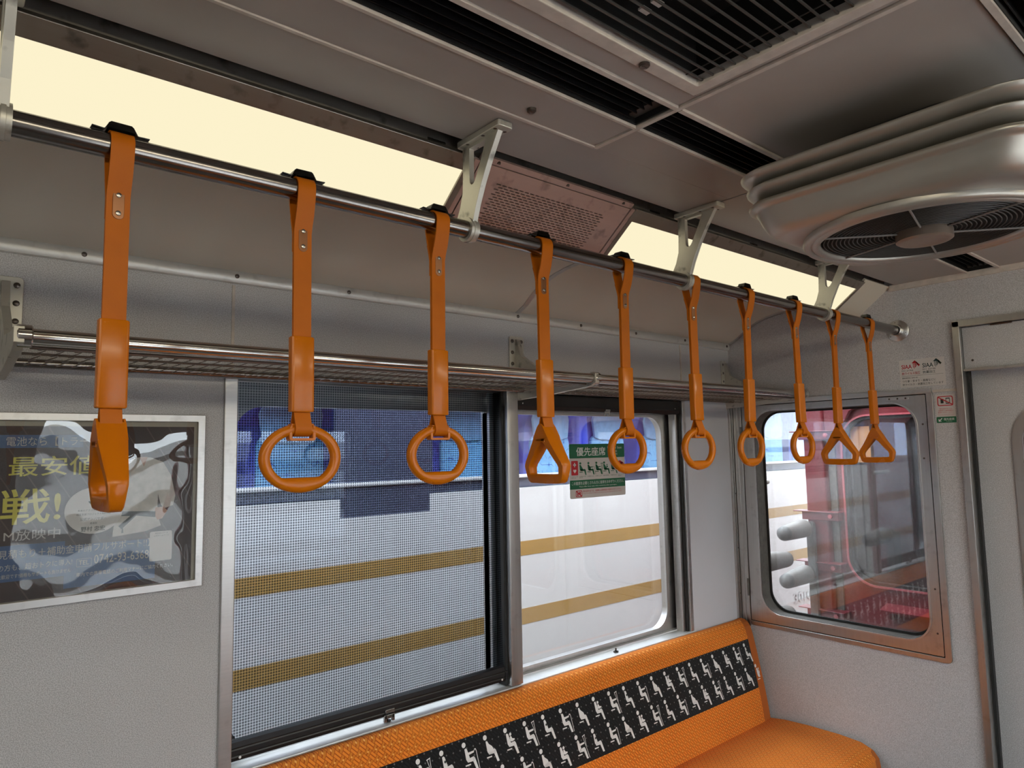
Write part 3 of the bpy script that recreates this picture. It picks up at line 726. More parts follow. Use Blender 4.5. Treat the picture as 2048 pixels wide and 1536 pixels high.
labels = ['orange strap with triangular grip seen edge on, in front of the framed poster',
          'orange strap with the largest looking round grip, hanging over the blind, first ring from left',
          'orange strap with round grip hanging in front of the right half of the blind',
          'orange strap with triangular grip just left of the green priority sticker',
          'orange strap with round grip partly covering the green priority sticker',
          'orange strap with round grip in front of the plain grey pillar panel',
          'orange strap with narrow looking ring at the left edge of the end window',
          'orange strap with narrow looking ring left of the two far triangular grips',
          'orange strap with triangular grip, left one of the two overlapping far triangles',
          'orange strap with triangular grip, last one before the rail meets the end wall']
base = {'r': strap_base('ring'), 't': strap_base('tri')}
used = set()
for i, (x, k) in enumerate(zip(xs, kinds)):
    if k not in used: t = base[k]; used.add(k)
    else: t = copy_tree(base[k])
    t.location = (x, RY, RZ); t['label'] = labels[i]; t['group'] = 'orange hanging straps on the handrail'
    t.rotation_euler = (math.radians((0, -.6, .4, -.3, .5, -.4, .8, -.6, .5, -.5)[i]), 0, math.radians((4, -2, 1, -2, 2, -3, 2, -1, 2, -2)[i]) * .5)
for t in [o for o in C.objects if o.name.startswith('hanging_strap')]:
    if round(t.location.x, 3) not in (1.424, 2.177): add_clip(t)

# ================================================================== LUGGAGE RACK (two bays)
FY, FZ, NZ = 1.362, 1.758, 1.742
def arm(mb, x):
    # side plate from the wall down to the front tube
    pts = [(WY, 1.915), (WY - .012, 1.915), (WY - .030, 1.86), (1.55, 1.785), (1.42, 1.772), (FY - .016, 1.772), (FY - .018, 1.745), (FY + .01, 1.735), (1.56, 1.722), (WY, 1.716)]
    return mb.prism(pts, 'X', x - .0075, x + .0075)
def bay(x0, x1, label, first):
    t = thing('luggage_rack', ((x0 + x1) / 2, WY, 1.75), label, 'luggage rack', 'wire luggage rack bays along the wall')
    ox = -(x0 + x1) / 2; S = lambda mb: (setattr(mb, 'v', [(v[0] + ox, v[1] - WY, v[2] - 1.75) for v in mb.v]), mb)[1]
    obj('front_tube', S(MB().cyl((0, FY, FZ), 'X', .0135, x0, x1, 22)), 'chrome', t, smooth=True)
    obj('rear_tube', S(MB().cyl((0, 1.662, NZ + .006), 'X', .009, x0, x1, 14)), 'rail', t, smooth=True)
    obj('front_rod', S(MB().cyl((0, FY + .022, NZ + .001), 'X', .0032, x0, x1, 8)), 'wire', t, smooth=True)
    obj('middle_rod', S(MB().cyl((0, 1.52, NZ + .007), 'X', .0025, x0, x1, 8)), 'wire', t, smooth=True)
    p = .0265; net = MB(); n = int((x1 - x0) / p) - 1; ya, yb = FY + .022, 1.655; hp = 7; sub_ = 6
    for i in range(n + 1):
        xx = x0 + .012 + i * p; r4 = []; R = .00085
        for j in range(hp * sub_ + 1):
            ph = math.cos(PI * j / sub_); ph = math.copysign(abs(ph) ** .75, ph)
            a = xx + p * .27 - ph * p * .29; b = ya + (yb - ya) * j / (hp * sub_); c_ = NZ - .0026 * ph
            r4.append([(a - R, b, c_), (a, b - R, c_ + R), (a + R, b, c_), (a, b + R, c_ - R)])
        net.loft(r4)
    tag(obj('wire_net', S(net), 'wire', t), kind='stuff')
    return t, S
xa, xb, xc = .118, 1.452, 2.664
t1, S1 = bay(xa, xb, 'wire mesh luggage rack bay on the left, over poster and blind', 1)
t2, S2 = bay(xb, xc, 'wire mesh luggage rack bay on the right, over the clear window', 0)
def armset(t, S, x, cap=True):
    obj('arm', S(arm(MB(), x)), 'cast', t, bev=.001)
    pl = obj('wall_plate', S(MB().prism(rrect(x - .032, x + .030, 1.812, 1.926, .008, 4), 'Y', WY - .0045, WY - .0002)), 'cast', t, bev=.001)
    for sx in (-.020, .0185):
        for z in (1.835, 1.872, 1.909): obj('screw', S(MB().lathe((x + sx, WY - .0046, z), [(.0062, 0), (.0055, -.002), (.003, -.003), (.0001, -.0032)], 'Y', 14)), 'screw', pl, smooth=True)
    obj('tube_clamp', S(MB().lathe((x + .008, FY, FZ), [(.0136, -.011), (.0175, -.011), (.019, -.009), (.019, .009), (.0175, .011), (.0136, .011)], 'X', 24)), 'chrome', t, smooth=35)
armset(t1, S1, .100); armset(t2, S2, xb); 
obj('arm', S2(arm(MB(), 2.652)), 'cast', t2, bev=.001)
pl = obj('wall_plate', S2(MB().prism(rrect(2.622, 2.664, 1.812, 1.926, .008, 4), 'Y', WY - .0045, WY - .0002)), 'cast', t2, bev=.001)
for z in (1.835, 1.872, 1.909): obj('screw', S2(MB().lathe((2.636, WY - .0046, z), [(.0055, 0), (.0001, -.0028)], 'Y', 12)), 'screw', pl, smooth=True)
obj('end_flange', S2(MB().lathe((EX - .0005, FY, FZ), [(.0136, -.022), (.018, -.022), (.018, -.004), (.022, -.003), (.022, 0)], 'X', 20)), 'alu', t2, smooth=35)

# ================================================================== CEILING EQUIPMENT
# long air outlets
def outlet(x0, x1, y0, y1, label):
    t = thing('air_outlet', ((x0 + x1) / 2, (y0 + y1) / 2, CZ), label, 'air outlet', 'black ceiling air outlets')
    cx, cy0 = (x0 + x1) / 2, (y0 + y1) / 2; S = lambda mb: (setattr(mb, 'v', [(v[0] - cx, v[1] - cy0, v[2] - CZ) for v in mb.v]), mb)[1]
    h = MB().box(x0, x1, y0, y0 + .002, CZ, CZ + .07).box(x0, x1, y1 - .002, y1, CZ, CZ + .07).box(x0, x1, y0, y1, CZ + .07, CZ + .072).box(x0, x0 + .003, y0, y1, CZ, CZ + .07).box(x1 - .003, x1, y0, y1, CZ, CZ + .07)
    obj('duct_box', S(h), 'void', t)
    for k in range(5):
        yy = y0 + (y1 - y0) * (k + .5) / 5
        obj('fin', S(MB().prism([(yy - .001, CZ + .004), (yy + .001, CZ + .004), (yy + .007, CZ + .03), (yy + .005, CZ + .03)], 'X', x0 + .003, x1 - .026)), 'darkfin', t)
    obj('end_block', S(MB().box(x1 - .024, x1 - .003, y0 + .002, y1 - .002, CZ + .012, CZ + .03)), 'guard', t)
for (a, b, lab) in ((BX, JX - .006, 'long black air outlet slot in the ceiling, left of the cross joint, near the camera'), (JX + .010, EX - .016, 'black air outlet slot in the ceiling running behind the fan to the end wall')):
    outlet(a, b, D0, D1, lab)
    outlet(a, b, 2 * MID - D1, 2 * MID - D0, lab.replace('long black', 'second black').replace('black air outlet slot in the ceiling running behind', 'second black air outlet slot in the ceiling, beyond'))
# return air grille
gt = thing('return_air_grille', (.1, MID, CZ), 'large ceiling grille of thin parallel bars in a pale frame', 'ceiling grille')
x0, x1, ya, yb = -1.0, .902, .312, .602; S = lambda mb: (setattr(mb, 'v', [(v[0] - .1, v[1] - MID, v[2] - CZ) for v in mb.v]), mb)[1]
obj('frame', S(MB().frame('Z', (x0 - .02, x1 + .021, ya - .023, yb + .023), .002, (x0, x1, ya, yb), .002, CZ - .006, CZ + .012, 2)), 'trimpaint', gt, bev=.0015)
for k in range(15):
    yy = ya + (yb - ya) * (k + .5) / 15; obj('bar', S(MB().box(x0, x1, yy - .0012, yy + .0012, CZ - .001, CZ + .002)), 'guard', gt)
for xx in (x1 - .030, x1 - .6, x1 - 1.2): obj('cross_wire', S(MB().cyl((xx, 0, CZ + .003), 'Y', .0009, ya, yb, 6)), 'guard', gt)
obj('filter_box', S(MB().box(x0 - .01, x1 + .01, ya - .01, yb + .01, CZ + .095, CZ + .10).box(x0 - .01, x0, ya, yb, CZ + .012, CZ + .1).box(x1, x1 + .01, ya, yb, CZ + .012, CZ + .1).box(x0, x1, yb, yb + .01, CZ + .012, CZ + .1).box(x0, x1, ya - .01, ya, CZ + .012, CZ + .1)), 'void', gt)
for k in range(12):
    yy = .33 + k * .0215; obj('painted_glint', S(MB().box(.722, .740, yy - .005, yy + .005, CZ + .03, CZ + .033)), 'paper', gt)  # pale chips standing in for light reflections above the bars
obj('lock_knob', S(MB().lathe((.785, .6135, CZ - .006), [(.0085, 0), (.0085, -.003), (.007, -.0045), (.0001, -.0045)], 'Z', 18).box(.780, .790, .6128, .6142, CZ - .0115, CZ - .0103)), 'screw', gt)
tag(obj('ceiling_catch', MB().lathe((.750, .826, CZ - .001), [(.0085, 0), (.0080, -.004), (.0045, -.007), (.0001, -.0075)], 'Z', 16), 'screw', smooth=True), 'small round metal ceiling catch near the nearest pierced bracket', 'catch')

# fan
FX, FYc = 1.386, MID
ft = thing('ceiling_fan', (FX, FYc, CZ), 'square silver ceiling fan unit with stacked louvre plates and round wire guard', 'fan')
def sq(h, r, z, n=9): return [(a, b, z - CZ) for a, b in rrect(-h, h, -h, h, r, n)]
obj('housing', MB().loft([sq(.150, .05, 2.006), sq(.226, .062, 2.010), sq(.236, .066, 2.009), sq(.2395, .068, 2.004), sq(.238, .067, 1.999), sq(.231, .066, 1.997), sq(.2275, .064, 1.993), sq(.221, .062, 1.975), sq(.214, .060, 1.961), sq(.205, .056, 1.952), sq(.195, .052, 1.949), sq(.19, .05, 1.9487)]), 'fanmetal', ft, smooth=60)
for z, h in ((2.033, .243), (2.060, .250)):
    obj('louvre_plate', MB().loft([sq(.12, .04, z + .002), sq(.20, .055, z + .004), sq(h - .012, .070, z + .0065), sq(h - .003, .074, z + .006), sq(h, .074, z + .003), sq(h - .001, .074, z - .001), sq(h - .006, .072, z - .006), sq(h - .020, .066, z - .014), sq(h - .040, .06, z - .018), sq(.16, .05, z - .018), sq(.12, .04, z - .014)]), 'fanmetal', ft, smooth=60)
obj('neck', MB().loft([sq(.105, .04, CZ - .0005), sq(.105, .04, 2.008)]), 'black', ft)
zr = 1.9490 - CZ
obj('guard_ring', MB().lathe((0, 0, zr), [(.206, .001), (.206, -.007), (.203, -.0115), (.198, -.013), (.1945, -.012), (.192, -.008), (.190, -.008), (.188, -.011), (.184, -.0125), (.178, -.0115), (.1745, -.006), (.1745, .001)], n=72), 'fanmetal', ft, smooth=50)
obj('painted_fan_shade', MB().lathe((0, 0, zr), [(.1744, -.0016), (.1744, -.0008), (.0001, -.0008), (.0001, -.0016)], n=40), 'void', ft)  # flat black disc in place of the shaded fan interior
wg = MB()
def torus(mb, R, r, z, n=64, m=5):
    mb.loft([[((R + r * math.cos(2 * PI * j / m)) * math.cos(2 * PI * i / n), (R + r * math.cos(2 * PI * j / m)) * math.sin(2 * PI * i / n), z + r * math.sin(2 * PI * j / m)) for j in range(m)] for i in range(n)], wrap=True)
for k in range(17): torus(wg, .052 + k * .0073, .0011, zr - .005)
tag(obj('wire_rings', wg, 'guard', ft), kind='stuff')
for k in range(6):
    a = math.radians(12 + 60 * k); c_, s_ = math.cos(a), math.sin(a)
    obj('guard_spoke', MB().tube([(.04 * c_, .04 * s_, zr - .0068), (.175 * c_, .175 * s_, zr - .0068)], .0019, 6), 'guardarm', ft)
obj('hub', MB().lathe((0, 0, zr), [(.046, -.003), (.047, -.006), (.0465, -.020), (.043, -.0225), (.036, -.0235), (.034, -.0225), (.0001, -.0225)], n=40), 'hub', ft, smooth=40)

# ================================================================== BENCH SEATS
def bench(y_of, label, prints):
    t = thing('bench_seat', (1.58, y_of(1.4), .0), label, 'bench seat')
    X0, X1 = .50, 2.664
    # cross section of the backrest: (y,z) front outline from seat up and over
    bp = [(1.560, .40), (1.5665, .44), (1.575, .50), (1.585, .56), (1.595, .61), (1.605, .66), (1.6165, .715), (1.626, .757), (1.633, .785), (1.641, .806), (1.652, .821), (1.667, .829), (1.684, .828), (1.692, .822)]
    def sub(seg, mat, name, back=True):
        nX = 40; vs = []; fs = []; uv = []
        acc = [0.0]
        for i in range(1, len(seg)): acc.append(acc[-1] + math.dist(seg[i], seg[i - 1]))
        s0 = math.dist(seg[0], bp[0])
        m = len(seg); px = [X0 + (X1 - X0) * i / nX for i in range(nX + 1)]
        for i, x in enumerate(px):
            endr = 0
            for j, (y, z) in enumerate(seg):
                de = min(x - X0, X1 - x); k = max(0, 1 - de / .03); yy = min(y + .012 * k * k, max(y, 1.693))
                vs.append((x - 1.58, y_of(yy) - y_of(1.4), z)); uv.append((x, z if True else acc[j]))
        for i in range(nX):
            for j in range(m - 1): a = i * m + j; fs.append((a, a + m, a + m + 1, a + 1))
        me = bpy.data.meshes.new(name); me.from_pydata(vs, [], fs); me.materials.append(M[mat])
        l = me.uv_layers.new(name='UVMap')
        for lp in me.loops: l.data[lp.index].uv = uv[lp.vertex_index]
        for p in me.polygons: p.use_smooth = True
        o = bpy.data.objects.new(name, me); C.objects.link(o); o.parent = t; return o
    def at(z):
        for i in range(1, len(bp)):
            if bp[i][1] >= z and i < 12: a, b = bp[i - 1], bp[i]; k = (z - a[1]) / (b[1] - a[1]); return (a[0] + (b[0] - a[0]) * k, z)
    B0, B1 = .578, .762
    lower = [p for p in bp if p[1] < B0] + [at(B0)]
    band = [at(B0)] + [p for p in bp[:10] if B0 < p[1] < B1] + [at(B1)]
    upper = [at(B1)] + [p for p in bp if p[1] > B1 and p[0] > 1.626]
    sub(lower, 'seat', 'backrest'); bo = sub(band, 'seatband', 'priority_band'); sub(upper, 'seat', 'backrest_top')
    tag(bo, 'black band printed with pale seated figures')
    # solid core so the seat has thickness
    core = MB().prism([(y_of(y + .002) - y_of(1.4), z - .001) for y, z in bp[:-1]] + [(y_of(WY - .005) - y_of(1.4), .82), (y_of(WY - .005) - y_of(1.4), .35), (y_of(1.565) - y_of(1.4), .35)], 'X', X0 - 1.58 + .012, X1 - 1.58 - .001)
    obj('backrest_core', core, 'seatcore', t)
    # cushion
    cp_ = [(1.60, .440), (1.565, .452), (1.50, .462), (1.40, .468), (1.28, .4695), (1.20, .465), (1.165, .452), (1.147, .430), (1.142, .40), (1.146, .36), (1.16, .33)]
    o = sub(cp_, 'seat', 'cushion')
    l = o.data.uv_layers[0]
    for lp in o.data.loops:
        v = o.data.vertices[lp.vertex_index].co; l.data[lp.index].uv = (v.x + 1.58, v.y + (v.z if v.z < .43 else 0))
    obj('cushion_core', MB().prism([(y_of(y + (.004 if y < 1.3 else 0)) - y_of(1.4), z - .003) for y, z in cp_] + [(y_of(1.6) - y_of(1.4), .33)], 'X', X0 - 1.58, X1 - 1.58 - .001), 'seatcore', t)
    obj('seat_box', MB().box(X0 - 1.58, X1 - 1.58, *sorted((y_of(1.22) - y_of(1.4), y_of(WY - .005) - y_of(1.4))), .02, .33), 'alu', t)
    if not prints: return t
    # printed figures: flat cloth print lying on the band
    def P(u, v):
        y, z = at(v); kk = max(0, 1 - (X1 - u) / .03); return (u - 1.58, y + .012 * kk * kk - .0012 - 1.4, z)
    def fig(u, v, kind, H=.076):
        pm = MB(); dk = MB()
        def Q(pts, m=pm): flat(m, [(u + a * H, v + b * H) for a, b in pts], P)
        def C2(cx, cy_, r, m=pm): Q(circ(cx, cy_, r, 12), m)
        C2(.02, .90, .088)
        Q([(.0, .25), (.24, .25), (.24, .205), (.0, .205)])
        if kind == 'preg':
            Q([(.03, .76), (.10, .77), (.16, .66), (.30, .55), (.35, .43), (.32, .33), (.12, .31), (.055, .42)])
        else:
            Q([(.03, .76), (.09, .785), (.14, .74), (.22, .45), (.20, .32), (.12, .31), (.055, .42)])
        Q([(.12, .42), (.40, .45), (.44, .37), (.36, .30), (.13, .31)]); Q([(.40, .45), (.45, .39), (.56, .0), (.46, .0), (.34, .33)])
        if kind in ('cane', 'crutch'): Q([(.11, .74), (.18, .62), (.42, .63), (.43, .57), (.17, .54), (.10, .60)])
        if kind == 'cane': Q([(.42, .60), (.46, .68), (.52, .68), (.55, .60), (.62, .0), (.60, .0), (.525, .60), (.50, .65), (.47, .65), (.44, .60)])
        if kind == 'crutch':
            Q([(.36, .86), (.52, .90), (.52, .87), (.37, .83)]); Q([(.38, .84), (.40, .84), (.52, .45), (.64, .0), (.615, .0), (.50, .45)]); Q([(.49, .88), (.51, .88), (.535, .47), (.515, .44)])
        if kind == 'baby':
            C2(.24, .72, .055); Q([(.20, .64), (.26, .66), (.32, .56), (.42, .54), (.42, .49), (.28, .46), (.20, .50)])
        if kind == 'heart':
            C2(.135, .60, .045, dk)
        o = obj('printed_figure', pm, 'white', t)
        if dk.v: obj('printed_heart', dk, 'ink', o, loc=(0, -.0006, 0))
    seq = ['baby', 'crutch', 'heart', 'cane', 'preg']
    pitch = .0742
    # anchored on the last whole figure of each row beside the end wall
    k = 0
    for k in range(0, 30):
        u = 2.575 - k * pitch
        if u > .6: fig(u, .677, seq[(2 - k) % 5])
        u = 2.548 - k * pitch
        if u > .6: fig(u, .590, seq[(4 - k) % 5])
    fig(2.622, .590, 'baby')
    return t
M['seatcore'] = plain('dark_orange_seat_piping', (.40, .10, .012), .8)
bench(lambda y: y, 'orange weave bench with black priority band, under the window', True)
bench(lambda y: 2 * MID - y, 'orange weave bench on the opposite side, behind the camera', False)

# ================================================================== POSTER in its wall frame
pt = thing('framed_poster', (.10, WY, 1.456), 'dark advertising poster with yellow lettering in an aluminium frame', 'poster')
PX0, PX1, PZ0, PZ1 = -.42, .488, 1.262, 1.651
L = lambda mb: (setattr(mb, 'v', [(v[0] - .10, v[1] - WY, v[2] - 1.456) for v in mb.v]), mb)[1]
obj('frame', L(MB().frame('Y', (PX0, PX1, PZ0, PZ1), .001, (PX0 + .016, PX1 - .016, PZ0 + .016, PZ1 - .016), .001, WY - .010, WY - .0003, 1)), 'alu', pt, bev=.001)
obj('backing_sheet', L(MB().box(PX0 + .015, PX1 - .015, WY - .0020, WY - .0005, PZ0 + .015, PZ1 - .015)), 'pubpaper', pt)
PP = lambda d: (lambda u, v: (u - .10, -.0021 - d, v - 1.456))
sx0, sx1, sz0, sz1 = PX0 + .02, .465, 1.279, 1.624
def pobj(name, mb, mat): return obj(name, mb, mat, pt)
q = MB(); flat(q, rect(sx0, sx1, sz0, sz1), PP(.0002)); pobj('poster_ground', q, 'posterdark')
q = MB(); flat(q, rect(sx0, .2455, 1.580, 1.606), PP(.0004)); flat(q, rect(sx0, .22, 1.318, 1.388), PP(.0004)); flat(q, rect(.22, .39, 1.292, 1.378), PP(.0004)); pobj('blue_bands', q, 'posterblue')
q = MB()   # judo jacket
flat(q, [(.326, 1.545), (.345, 1.556), (.375, 1.556), (.401, 1.545), (.418, 1.515), (.428, 1.470), (.424, 1.448), (.405, 1.442), (.398, 1.452), (.392, 1.475), (.392, 1.43), (.400, 1.405), (.37, 1.395), (.305, 1.388), (.310, 1.44), (.318, 1.50)], PP(.0006))
pobj('printed_jacket', q, 'gi')
q = MB(); flat(q, [(.352, 1.557), (.369, 1.557), (.362, 1.536)], PP(.0008)); flat(q, [(.388, 1.445), (.404, 1.446), (.412, 1.437), (.402, 1.420), (.392, 1.418), (.385, 1.432)], PP(.0008)); pobj('printed_skin', q, 'skin')
q = MB(); flat(q, [(.310, 1.442), (.388, 1.437), (.388, 1.424), (.350, 1.430), (.322, 1.403), (.316, 1.410), (.338, 1.430), (.310, 1.432)], PP(.0009)); flat(q, [(.322, 1.395), (.326, 1.395), (.324, 1.412)], PP(.0009)); pobj('printed_belt', q, 'ink')
q = MB(); flat(q, circ(.270, 1.447, .0535, 40, .0485), PP(.0010)); pobj('white_disc', q, 'disc')
q = MB(); put_text(q, '電池なら【トラーチ】', PP(.0008), .114, 1.5835, .019, .165); put_text(q, 'M放映中', PP(.0008), .117, 1.396, .021, .094)
put_text(q, '見積もり＋補助金申請フルサポート!!】', PP(.0008), .110, 1.362, .0175, .269)
put_text(q, 'の方も、超おトクに導入!', PP(.0008), .110, 1.339, .0125, .124); put_text(q, '大歓迎です!価格もサポートも負けません', PP(.0008), .110, 1.324, .0085, .122)
put_text(q, '0742-93-6368', PP(.0008), .273, 1.336, .0185, .104); put_text(q, 'TEL', PP(.0008), .2455, 1.3365, .0090, .0185)
put_text(q, '車内での携帯電話のご利用マナーにご協力ください。', PP(.0008), .242, 1.3125, .0085, .184)
fr_ = [(a, b) for a, b in rrect(.2415, .2685, 1.3325, 1.3490, .002, 3)]; n_ = len(fr_)
ins = [(a, b) for a, b in rrect(.2420, .2680, 1.3330, 1.3485, .0018, 3)]
q.add([PP(.0008)(*p) for p in fr_ + ins], [(i, (i + 1) % n_, n_ + (i + 1) % n_, n_ + i) for i in range(n_)])
pobj('pale_lettering', q, 'lettergrey')
q = MB(); put_text(q, '最安値', PP(.0009), .120, 1.523, .040, .152, .006); put_text(q, '挑', PP(.0009), .035, 1.428, .066, .068, .008); put_text(q, '戦!', PP(.0009), .110, 1.428, .070, .100, .010); pobj('yellow_lettering', q, 'yellow')
q = MB(); put_text(q, '未来のアスリートを応援する', PP(.0012), .240, 1.4455, .0045, .059); put_text(q, '相互支援プロジェクトAthTAG', PP(.0012), .238, 1.4375, .0045, .062)
put_text(q, '公式アンバサダー', PP(.0012), .245, 1.4265, .0062, .048); put_text(q, '柔道家', PP(.0012), .263, 1.4185, .0042, .013); put_text(q, '野村 忠宏', PP(.0012), .247, 1.4040, .0105, .044, .01)
put_text(q, '株式会社トラーチ', PP(.0014), .3885, 1.3865, .0032, .026); put_text(q, '公式ホームページ', PP(.0014), .386, 1.3810, .0038, .031)
for k in range(10):
    a0, a1 = math.radians(190 + k * 12), math.radians(202 + k * 12)
    flat(q, [(.268 + .0095 * math.cos(a0), 1.4680 + .0085 * math.sin(a0)), (.268 + .0095 * math.cos(a1), 1.4680 + .0085 * math.sin(a1)), (.268 + .0065 * math.cos(a1), 1.4680 + .006 * math.sin(a1)), (.268 + .0065 * math.cos(a0), 1.4680 + .006 * math.sin(a0))], PP(.0012))
q2 = MB(); flat(q2, rrect(.378, .4235, 1.328, 1.3925, .004, 4), PP(.0012)); pobj('white_panel', q2, 'disc'); pobj('dark_lettering', q, 'ink')
cv = MB(); nx = 1
cv.box(PX0 + .016, PX1 - .016, WY - .0075, WY - .0065, PZ0 + .016, PZ1 - .016)
obj('clear_cover', L(cv), 'postercover', pt)

# ================================================================== STICKERS
# priority seat sticker on the window glass
st = thing('window_sticker', (1.868, GY - .001, 1.472), 'green and white priority seat sticker on the clear window pane', 'sticker')
UX0, UX1, UZ0, UZ1 = 1.757, 2.062, 1.376, 1.573
UX0, UX1 = 1.765, 2.066
SP = lambda d: (lambda u, v: (UX0 + u * (UX1 - UX0) - 1.868, -.0002 - d, UZ0 + v * (UZ1 - UZ0) - 1.472))
def so(name, mb, mat, par=None): return obj(name, mb, mat, par or st)
def rr01(a, b, c, d, r): return [(x, y) for x, y in rrect(a, b, c, d, r, 4)]
so('sticker_sheet', MB().prism([(SP(0)(a, b)[0], SP(0)(a, b)[2]) for a, b in rr01(0, 1, 0, 1, .025)], 'Y', -.0006, 0), 'paper')
q = MB(); flat(q, rr01(0, 1, .735, 1, .02), SP(.0007)); flat(q, rect(0, 1, .17, .335), SP(.0007)); so('green_bands', q, 'green')
q = MB(); flat(q, rr01(.030, .145, .425, .690, .012), SP(.0007)); so('red_mark', q, 'red')
q = MB(); flat(q, rect(.080, .095, .575, .655), SP(.0009)); flat(q, rect(.062, .113, .602, .628), SP(.0009))
flat(q, [(.0875, .462), (.115, .505), (.112, .527), (.098, .532), (.0875, .518), (.077, .532), (.063, .527), (.060, .505)], SP(.0009))
put_text(q, '優先座席', SP(.0009), .12, .775, .165, .52, .008); put_text(q, 'Priority Seat', SP(.0009), .68, .890, .055, .27)
put_text(q, '优先座位', SP(.0009), .70, .835, .04, .16); put_text(q, '노약자석', SP(.0009), .70, .778, .04, .16)
put_text(q, 'この座席を必要とされる方に座席をおゆずりください。', SP(.0009), .03, .245, .062, .94); put_text(q, 'Please offer these seats when needed by other passengers.', SP(.0009), .16, .195, .030, .68)
so('white_lettering', q, 'white')
q = MB()
def sfig(u, v, kind, H=.24, W_=.20):
    def Q(pts): flat(q, [(u + a * W_, v + b * H) for a, b in pts], SP(.0009))
    Q(circ(.10, .90, .09, 14, .085)); Q([(.0, .25), (.30, .25), (.30, .20), (.0, .20)])
    Q([(.02, .77), (.12, .79), (.18, .70), (.33, .45), (.32, .33), (.12, .31), (.055, .42)] if kind != 'p' else [(.02, .77), (.12, .78), (.22, .70), (.40, .52), (.36, .33), (.12, .31), (.05, .42)])
    Q([(.14, .44), (.50, .45), (.54, .37), (.46, .31), (.14, .31)]); Q([(.50, .45), (.55, .39), (.62, .0), (.52, .0), (.43, .33)])
    if kind in ('c', 'k'): Q([(.13, .72), (.22, .62), (.50, .62), (.50, .56), (.2, .54), (.12, .60)])
    if kind == 'c': Q([(.52, .58), (.58, .64), (.64, .58), (.74, .0), (.71, .0), (.62, .57), (.58, .61), (.55, .57)])
    if kind == 'k': Q([(.50, .88), (.72, .88), (.72, .84), (.50, .84)]); Q([(.52, .85), (.55, .85), (.62, .45), (.66, .0), (.63, .0), (.585, .45)]); Q([(.67, .85), (.70, .85), (.65, .45), (.62, .40)])
    if kind == 'b': Q(circ(.36, .72, .055, 10)); Q([(.30, .64), (.38, .66), (.46, .55), (.30, .47)])
for i, kd in enumerate(('h', 'c', 'k', 'b', 'p')): sfig(.165 + i * .142, .425, kd)
for i, tx in enumerate(('ヘルプマークを\nお持ちの方', 'お身体の不自\n由な方', 'お年寄りの方', 'けがをした方', '乳幼児をお連れの方', '妊娠中の方', 'マタニティマークを\nお持ちの方')):
    put_text(q, tx, SP(.0009), .025 + i * .140, .365 if '\n' in tx else .385, .045 if '\n' in tx else .022, .115)
so('dark_figures', q, 'green')
q = MB(); flat(q, circ(.905, .62, .045, 16, .05), SP(.0008)); flat(q, circ(.945, .60, .035, 16, .045), SP(.0008)); put_text(q, '優先座席付近では、混雑時には携帯電話の電源をお切りください。', SP(.0009), .22, .105, .040, .70)
put_text(q, 'Please turn off your mobile phone near priority seats when the train is crowded.', SP(.0009), .22, .070, .022, .70)
A = rr01(.095, .205, .025, .145, .02); B = rr01(.105, .195, .037, .133, .014); n_ = len(A)
q.add([SP(.0009)(*p) for p in A + B], [(i, (i + 1) % n_, n_ + (i + 1) % n_, n_ + i) for i in range(n_)])
flat(q, [(.10, .128), (.115, .14), (.198, .045), (.185, .033)], SP(.0011)); flat(q, rect(.12, .14, .045, .10), SP(.0009)); flat(q, rect(.155, .18, .06, .12), SP(.0009))
so('red_lettering', q, 'red')

# antiviral coating sticker on the end wall
s2 = thing('wall_sticker', (EX, .925, 1.803), 'grey notice with red and dark green arrow marks above the end window', 'sticker')
EYa, EYb, EZa, EZb = .999, .852, 1.754, 1.853
EP = lambda d: (lambda u, v: (-.0002 - d, EYa + (EYb - EYa) * u - .925, EZa + (EZb - EZa) * v - 1.803))
obj('sticker_sheet', MB().prism([(EP(0)(a, b)[1], EP(0)(a, b)[2]) for a, b in rect(0, 1, 0, 1)], 'X', -.0006, -.0001), 'paper', s2)
def mark(q, u, v):
    put_text(q, 'SIAA', EP(.0009), u, v, .155, .235, .012)
    for i in range(5):
        for j in range(5):
            a, b = u + .26 + i * .022, v - .005 + j * .042
            if j >= i - 1 and (i + j) > 0: flat(q, rect(a, a + (.013 if i < 2 else .020), b, b + .030), EP(.0009))
    flat(q, [(u + .235, v + .195), (u + .305, v + .29), (u + .42, v + .115), (u + .385, v + .06), (u + .375, v + .195)], EP(.0009))
q = MB(); mark(q, .05, .67); put_text(q, '抗ウイルス加工', EP(.0009), .05, .455, .10, .41, .006); obj('red_print', q, 'red', s2)
q = MB(); mark(q, .52, .67); put_text(q, '抗菌加工', EP(.0009), .52, .455, .10, .28, .006); obj('teal_print', q, 'teal', s2)
q = MB(); put_text(q, 'ISO 21702', EP(.0009), .05, .585, .05, .26); put_text(q, 'ISO 22196', EP(.0009), .52, .585, .05, .28)
flat(q, rect(.05, .96, .405, .411), EP(.0009)); put_text(q, 'SEIKADOU', EP(.0009), .05, .315, .042, .19, .01); put_text(q, 'SIAW-3D', EP(.0009), .26, .315, .04, .14)
put_text(q, 'つり革・手すり・座席などに', EP(.0009), .05, .175, .085, .74); put_text(q, '抗ウイルス・抗菌加工をしています', EP(.0009), .05, .055, .085, .90); obj('dark_print', q, 'ink', s2)
